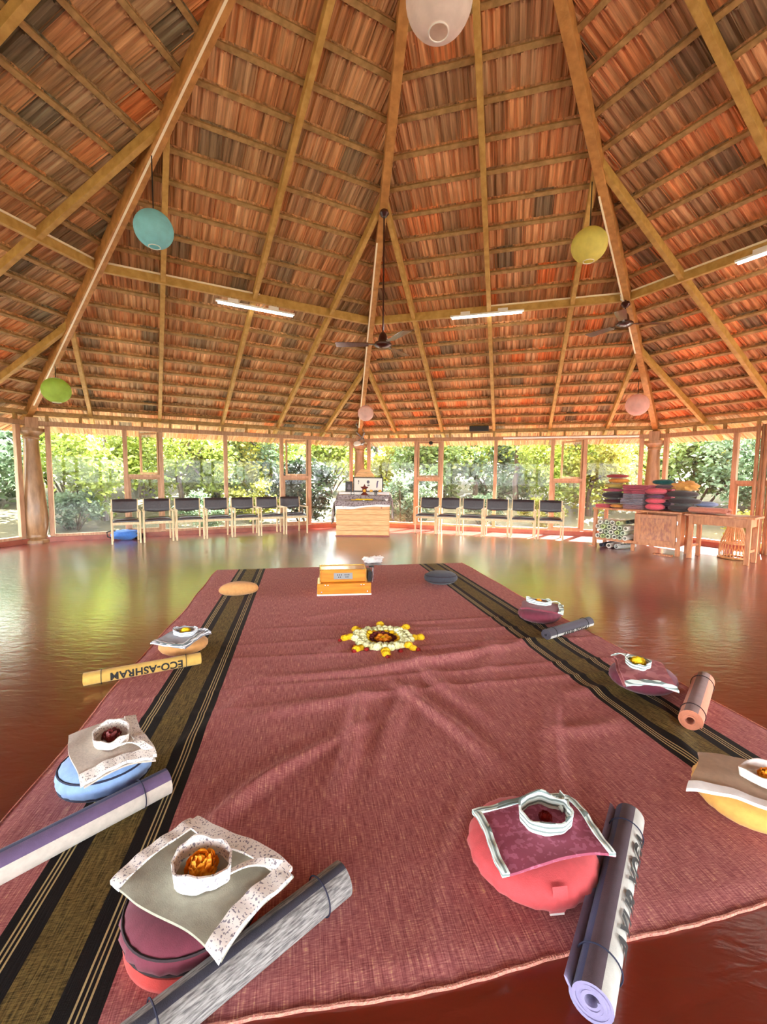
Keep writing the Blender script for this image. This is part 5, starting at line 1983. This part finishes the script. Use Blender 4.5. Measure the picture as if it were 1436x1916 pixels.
# bamboo stool behind the table
M_bamboo = mat('bamboo', rgb(176, 118, 66), rgb(206, 150, 92), 0.5, 20)
st_ = thing('bamboo_stool', 'flared bamboo cane basket stool on the floor behind the table', 'stool', (5.80, 7.12, 0))
MB().tube([(0.20 * cos(t * pi / 16), 0.20 * sin(t * pi / 16), 0.018) for t in range(33)], 0.018, 8, caps=False).build('base_ring', M_bamboo, st_, smooth=True)
MB().tube([(0.185 * cos(t * pi / 16), 0.185 * sin(t * pi / 16), 0.25) for t in range(33)], 0.010, 8, caps=False).build('middle_ring', M_bamboo, st_, smooth=True)
MB().tube([(0.09 * cos(t * pi / 16), 0.09 * sin(t * pi / 16), 0.52) for t in range(33)], 0.012, 8, caps=False).build('top_ring', M_bamboo, st_, smooth=True)
for i in range(26):
    a = 2 * pi * i / 26
    MB().tube([(0.19 * cos(a + .25), 0.19 * sin(a + .25), 0.02), (0.195 * cos(a + .1), 0.195 * sin(a + .1), 0.14), (0.18 * cos(a), 0.18 * sin(a), 0.26), (0.125 * cos(a), 0.125 * sin(a), 0.42),
               (0.09 * cos(a), 0.09 * sin(a), 0.52)], 0.0075, 6).build('cane', M_bamboo, st_, smooth=True)

# ribbed blind folded at the right edge
A, e, n = side_dirs(1)
bp_ = A + e * 1.86 - n * 0.16
bl_ = thing('folded_blind', 'brown ribbed wooden blind folded upright at the right edge', 'blind', (bp_.x, bp_.y, 0), atan2(e.y, e.x))
M_blind = mat('blind_wood', rgb(136, 96, 64), rgb(176, 132, 94), 0.6, 10, (6, 6, 0.6))
for i in range(9):
    MB().lathe([(0.0, 0.0), (0.030, 0.0), (0.030, 2.26), (0.0, 2.26)], 12).build('slat', M_blind, bl_, (i * 0.062, 0.03 * (i % 2), 0.0), smooth=40)

# ------------------------------------------------------------------ things hanging from the roof
def lantern_mat(name, c, tl=0.4):
    return mat(name, rgb(*c), tuple(q * 0.9 for q in rgb(*c)[:3]) + (1,), 0.75, 14, transl=tl)


LANTERNS = [
    ('large pinkish white paper lantern hanging at the top of the hall', (0.275, 2.584, 3.885), 0.182, (255, 242, 236), 6.0),
    ('teal blue paper lantern hanging on the left', (-2.42, 4.748, 3.83), 0.19, (170, 242, 252), 4.66),
    ('lemon yellow paper lantern hanging on the right', (2.33, 5.223, 3.96), 0.195, (250, 242, 140), 4.72),
    ('lime green paper lantern near the left column', (-5.255, 7.084, 2.608), 0.205, (204, 240, 120), 3.02),
    ('small pale pink paper lantern above the altar', (-0.410, 9.622, 2.656), 0.175, (255, 226, 222), 3.04),
    ('rose pink paper lantern near the right column', (4.62, 8.079, 2.639), 0.20, (255, 218, 214), 3.06),
]
for lab, pos, r, c, ztop in LANTERNS:
    root = thing('paper_lantern', lab, 'lantern', pos, 0, 'round paper lanterns under the roof')
    prof = []
    nr = 22
    for i in range(nr * 2 + 1):
        t = -pi / 2 + 0.30 + (pi - 0.60) * i / (nr * 2)
        k = 1.0 if i % 2 == 0 else 0.968
        prof.append((r * cos(t) * k, r * 0.96 * sin(t) * k))
    sh = MB()
    vs, fs = [], []
    nseg = 40
    for (rr, z) in prof:
        for q in range(nseg):
            vs.append((rr * cos(2 * pi * q / nseg), rr * sin(2 * pi * q / nseg), z))
    for i in range(len(prof) - 1):
        for q in range(nseg):
            q2 = (q + 1) % nseg
            fs.append((i * nseg + q, i * nseg + q2, (i + 1) * nseg + q2, (i + 1) * nseg + q))
    sh.add(vs, fs)
    pm_l = lantern_mat('paper_' + lab.split()[0], c)
    sh.build('paper_shade', pm_l, root, smooth=75, recalc=False)
    for zz, rr in ((prof[0][1], prof[0][0]), (prof[-1][1], prof[-1][0])):
        MB().tube([(rr * cos(q * pi / 14), rr * sin(q * pi / 14), zz) for q in range(29)], 0.004, 6, caps=False).build('wire_ring', M_white, root, smooth=True)
    MB().tube([(-prof[-1][0], 0, prof[-1][1]), (0, 0, prof[-1][1] + 0.02), (prof[-1][0], 0, prof[-1][1])], 0.003, 5).build('wire_holder', M_cord, root)
    MB().tube([(0, 0, prof[-1][1] + 0.015), (0, 0, ztop - pos[2])], 0.006, 6).build('cord', M_cord, root)


def fan(label, pos, ztop, a0, hook=False):
    root = thing('ceiling_fan', label, 'fan', pos, 0, 'ceiling fans')
    MB().lathe([(0, -0.035), (0.07, -0.03), (0.115, -0.005), (0.118, 0.015), (0.10, 0.035), (0.065, 0.05), (0.058, 0.10), (0.045, 0.14), (0.02, 0.165), (0, 0.165)], 24).build('motor', M_brown, root, smooth=40)
    MB().tube([(0, 0, 0.16), (0, 0, ztop - pos[2])], 0.011, 8).build('rod', M_brown, root, smooth=True)
    MB().lathe([(0, 0), (0.03, 0), (0.062, 0.04), (0.055, 0.075), (0, 0.085)], 18, (0, 0, ztop - pos[2] - 0.11)).build('canopy', M_brown, root, smooth=40)
    for k in range(3):
        a = a0 + k * 2 * pi / 3
        R_ = Matrix.Rotation(a, 4, 'Z')
        bo = MB()

        def fn(u, v):
            x = 0.19 + 0.43 * u
            w = 0.055 + 0.022 * u - 0.02 * max(0, u - 0.9) * 10 * abs(v - .5)
            y = (v - .5) * 2 * w
            return R_ @ Vector((x, y, 0.012 + 0.22 * y * 0.6))
        bo.sheet(fn, 8, 4, 0.004).build('blade', M_fanblade, root, smooth=40, recalc=False)
        MB().bar(R_ @ Vector((0.09, 0, 0.012)), R_ @ Vector((0.25, 0, 0.014)), 0.035, 0.008).build('blade_arm', M_brown, root)
    if hook:
        MB().tube([(-0.02, 0, ztop - pos[2] - 0.03), (-0.07, 0, ztop - pos[2] + 0.0), (-0.08, 0, ztop - pos[2] + 0.06), (-0.03, 0, ztop - pos[2] + 0.10)], 0.010, 7).build('supply_cable', M_white, root, smooth=True)
    return root


fan('brown ceiling fan on a long rod in the middle of the view', (-0.03, 5.841, 3.0), 4.70, radians(-62))
fan('brown ceiling fan on a short rod at the right roof rib', (3.485, 6.54, 3.53), 3.88, radians(-4), True)


def tube_light(label, side, f0, f1, dz):
    p0 = APEX + (corner(side, HR) - APEX) * 0.59
    p1 = APEX + (corner(side + 1, HR) - APEX) * 0.59
    A, e, n = side_dirs(side)
    a = p0 + (p1 - p0) * f0 - n * 0.02
    b = p0 + (p1 - p0) * f1 - n * 0.02
    a.z = b.z = a.z + dz
    mid = (a + b) / 2
    L = (b - a).length
    root = thing('tube_light', label, 'lamp', tuple(mid), atan2(e.y, e.x), 'tube lights below the ring beams')
    MB().box((0, 0, 0), (L, 0.045, 0.028)).build('batten', M_white, root, bevel=0.004)
    MB().tube([(-L / 2 + 0.03, -0.0, -0.03), (L / 2 - 0.03, -0.0, -0.03)], 0.013, 10).build('tube', M_tube, root, smooth=True)
    for x in (-L * 0.29, L * 0.22):
        MB().box((x, 0, 0.036), (0.15, 0.04, 0.045)).build('holder', M_white, root, bevel=0.004)
        for q in (-0.04, 0.04):
            MB().tube([(x + q, 0, 0.05), (x + q, 0, -dz - 0.02)], 0.003, 5).build('hanger', M_white, root)
    MB().tube([(L * 0.06, 0, 0.02), (L * 0.10, 0.01, 0.06), (L * 0.09, 0.01, -dz - 0.03)], 0.006, 6).build('cable', M_white, root, smooth=True)
    return root


M_tube = mat('tube_glass', rgb(250, 244, 236), None, 0.4, emit=((1.0, 0.95, 0.88, 1), TUBE_E))
tube_light('white tube light hanging left of the middle fan', -1, 0.36, 0.655, -0.14)
tube_light('white tube light hanging right of the middle fan', 0, 0.345, 0.635, -0.055)
tube_light('white tube light cut by the right edge of the view', 1, 0.34, 0.64, -0.06)
tube_light('white tube light beyond the left edge of the view', -2, 0.36, 0.64, -0.10)
for sd, t in ((2, 'right'), (3, 'rear right'), (4, 'rear'), (5, 'rear left')):  # unseen tubes, added so the roof is lit evenly from below
    tube_light('added white tube light behind the viewer, ' + t, sd, 0.36, 0.64, -0.10)

# ------------------------------------------------------------------ small things on the wall beams and column
A, e, n = side_dirs(0)
sp = A + e * 3.0 - n * 0.12
spk = thing('speaker', 'long black speaker box on the beam above the right chairs', 'speaker', (sp.x, sp.y, 2.36), atan2(e.y, e.x))
MB().box((0, 0, 0.06), (0.44, 0.12, 0.115)).build('case', M_dark, spk, bevel=0.006)
MB().box((0, -0.063, 0.06), (0.40, 0.006, 0.085)).build('grille', M_cord, spk)
dc = A + e * 1.86 - n * 0.10
dco = thing('dome_camera', 'small round black camera under the beam right of the altar', 'camera', (dc.x, dc.y, 2.06))
MB().lathe([(0, 0), (0.035, 0.006), (0.05, 0.03), (0.05, 0.06), (0.03, 0.085), (0, 0.09)], 18).build('dome', M_dark, dco, smooth=40)
MB().box((0, 0.045, 0.05), (0.03, 0.10, 0.03)).build('bracket', M_dark, dco, rot=(0, 0, atan2(e.y, e.x)))
c0, c1 = A + e * 3.55 - n * 0.085, A + e * 6.35 - n * 0.085
cs = MB().bar((0, 0, 0), (2.8, 0, 0), 0.05, 0.036).build('head_casing', M_white, None, (c0.x, c0.y, 2.20), (0, 0, atan2(e.y, e.x)), bevel=0.008)
for q in (0.4, 1.4, 2.4):
    MB().box((q, 0.0, 0.0), (0.03, 0.054, 0.042)).build('clip', M_casing, cs)
tag(cs, 'long white cable casing along the window head right of the altar', 'conduit')
# spotlight with looped cable on the column behind the altar
cb = corner(0)
spo = thing('spotlight', 'grey spotlight with coiled cable on the column above the altar', 'lamp', (cb.x + 0.03, cb.y - 0.26, 2.02))
MB().lathe([(0, 0.0), (0.085, 0.0), (0.10, 0.035), (0.07, 0.085), (0.03, 0.10), (0, 0.10)], 20).build('lamp_head', M_white, spo, (-0.07, 0, 0.04), (0.3, -0.2, 0), smooth=40)
MB().tube([(-0.06, 0, 0.14), (0.03, 0, 0.20), (0.10, 0.0, 0.34), (0.06, 0, 0.43), (-0.06, 0.0, 0.48), (-0.11, 0, 0.55), (-0.08, 0, 0.63), (-0.04, 0, 0.66)], 0.018, 7).build('coiled_cable', M_steel, spo, smooth=True)
MB().tube([(-0.10, 0.0, 0.36), (-0.02, 0, 0.28), (0.08, 0, 0.20), (0.10, 0, 0.10), (0.02, 0, 0.06)], 0.016, 7).build('coiled_cable', M_steel, spo, smooth=True)
MB().box((0.03, 0.10, 0.06), (0.10, 0.14, 0.04)).build('bracket', M_steel, spo, bevel=0.004)
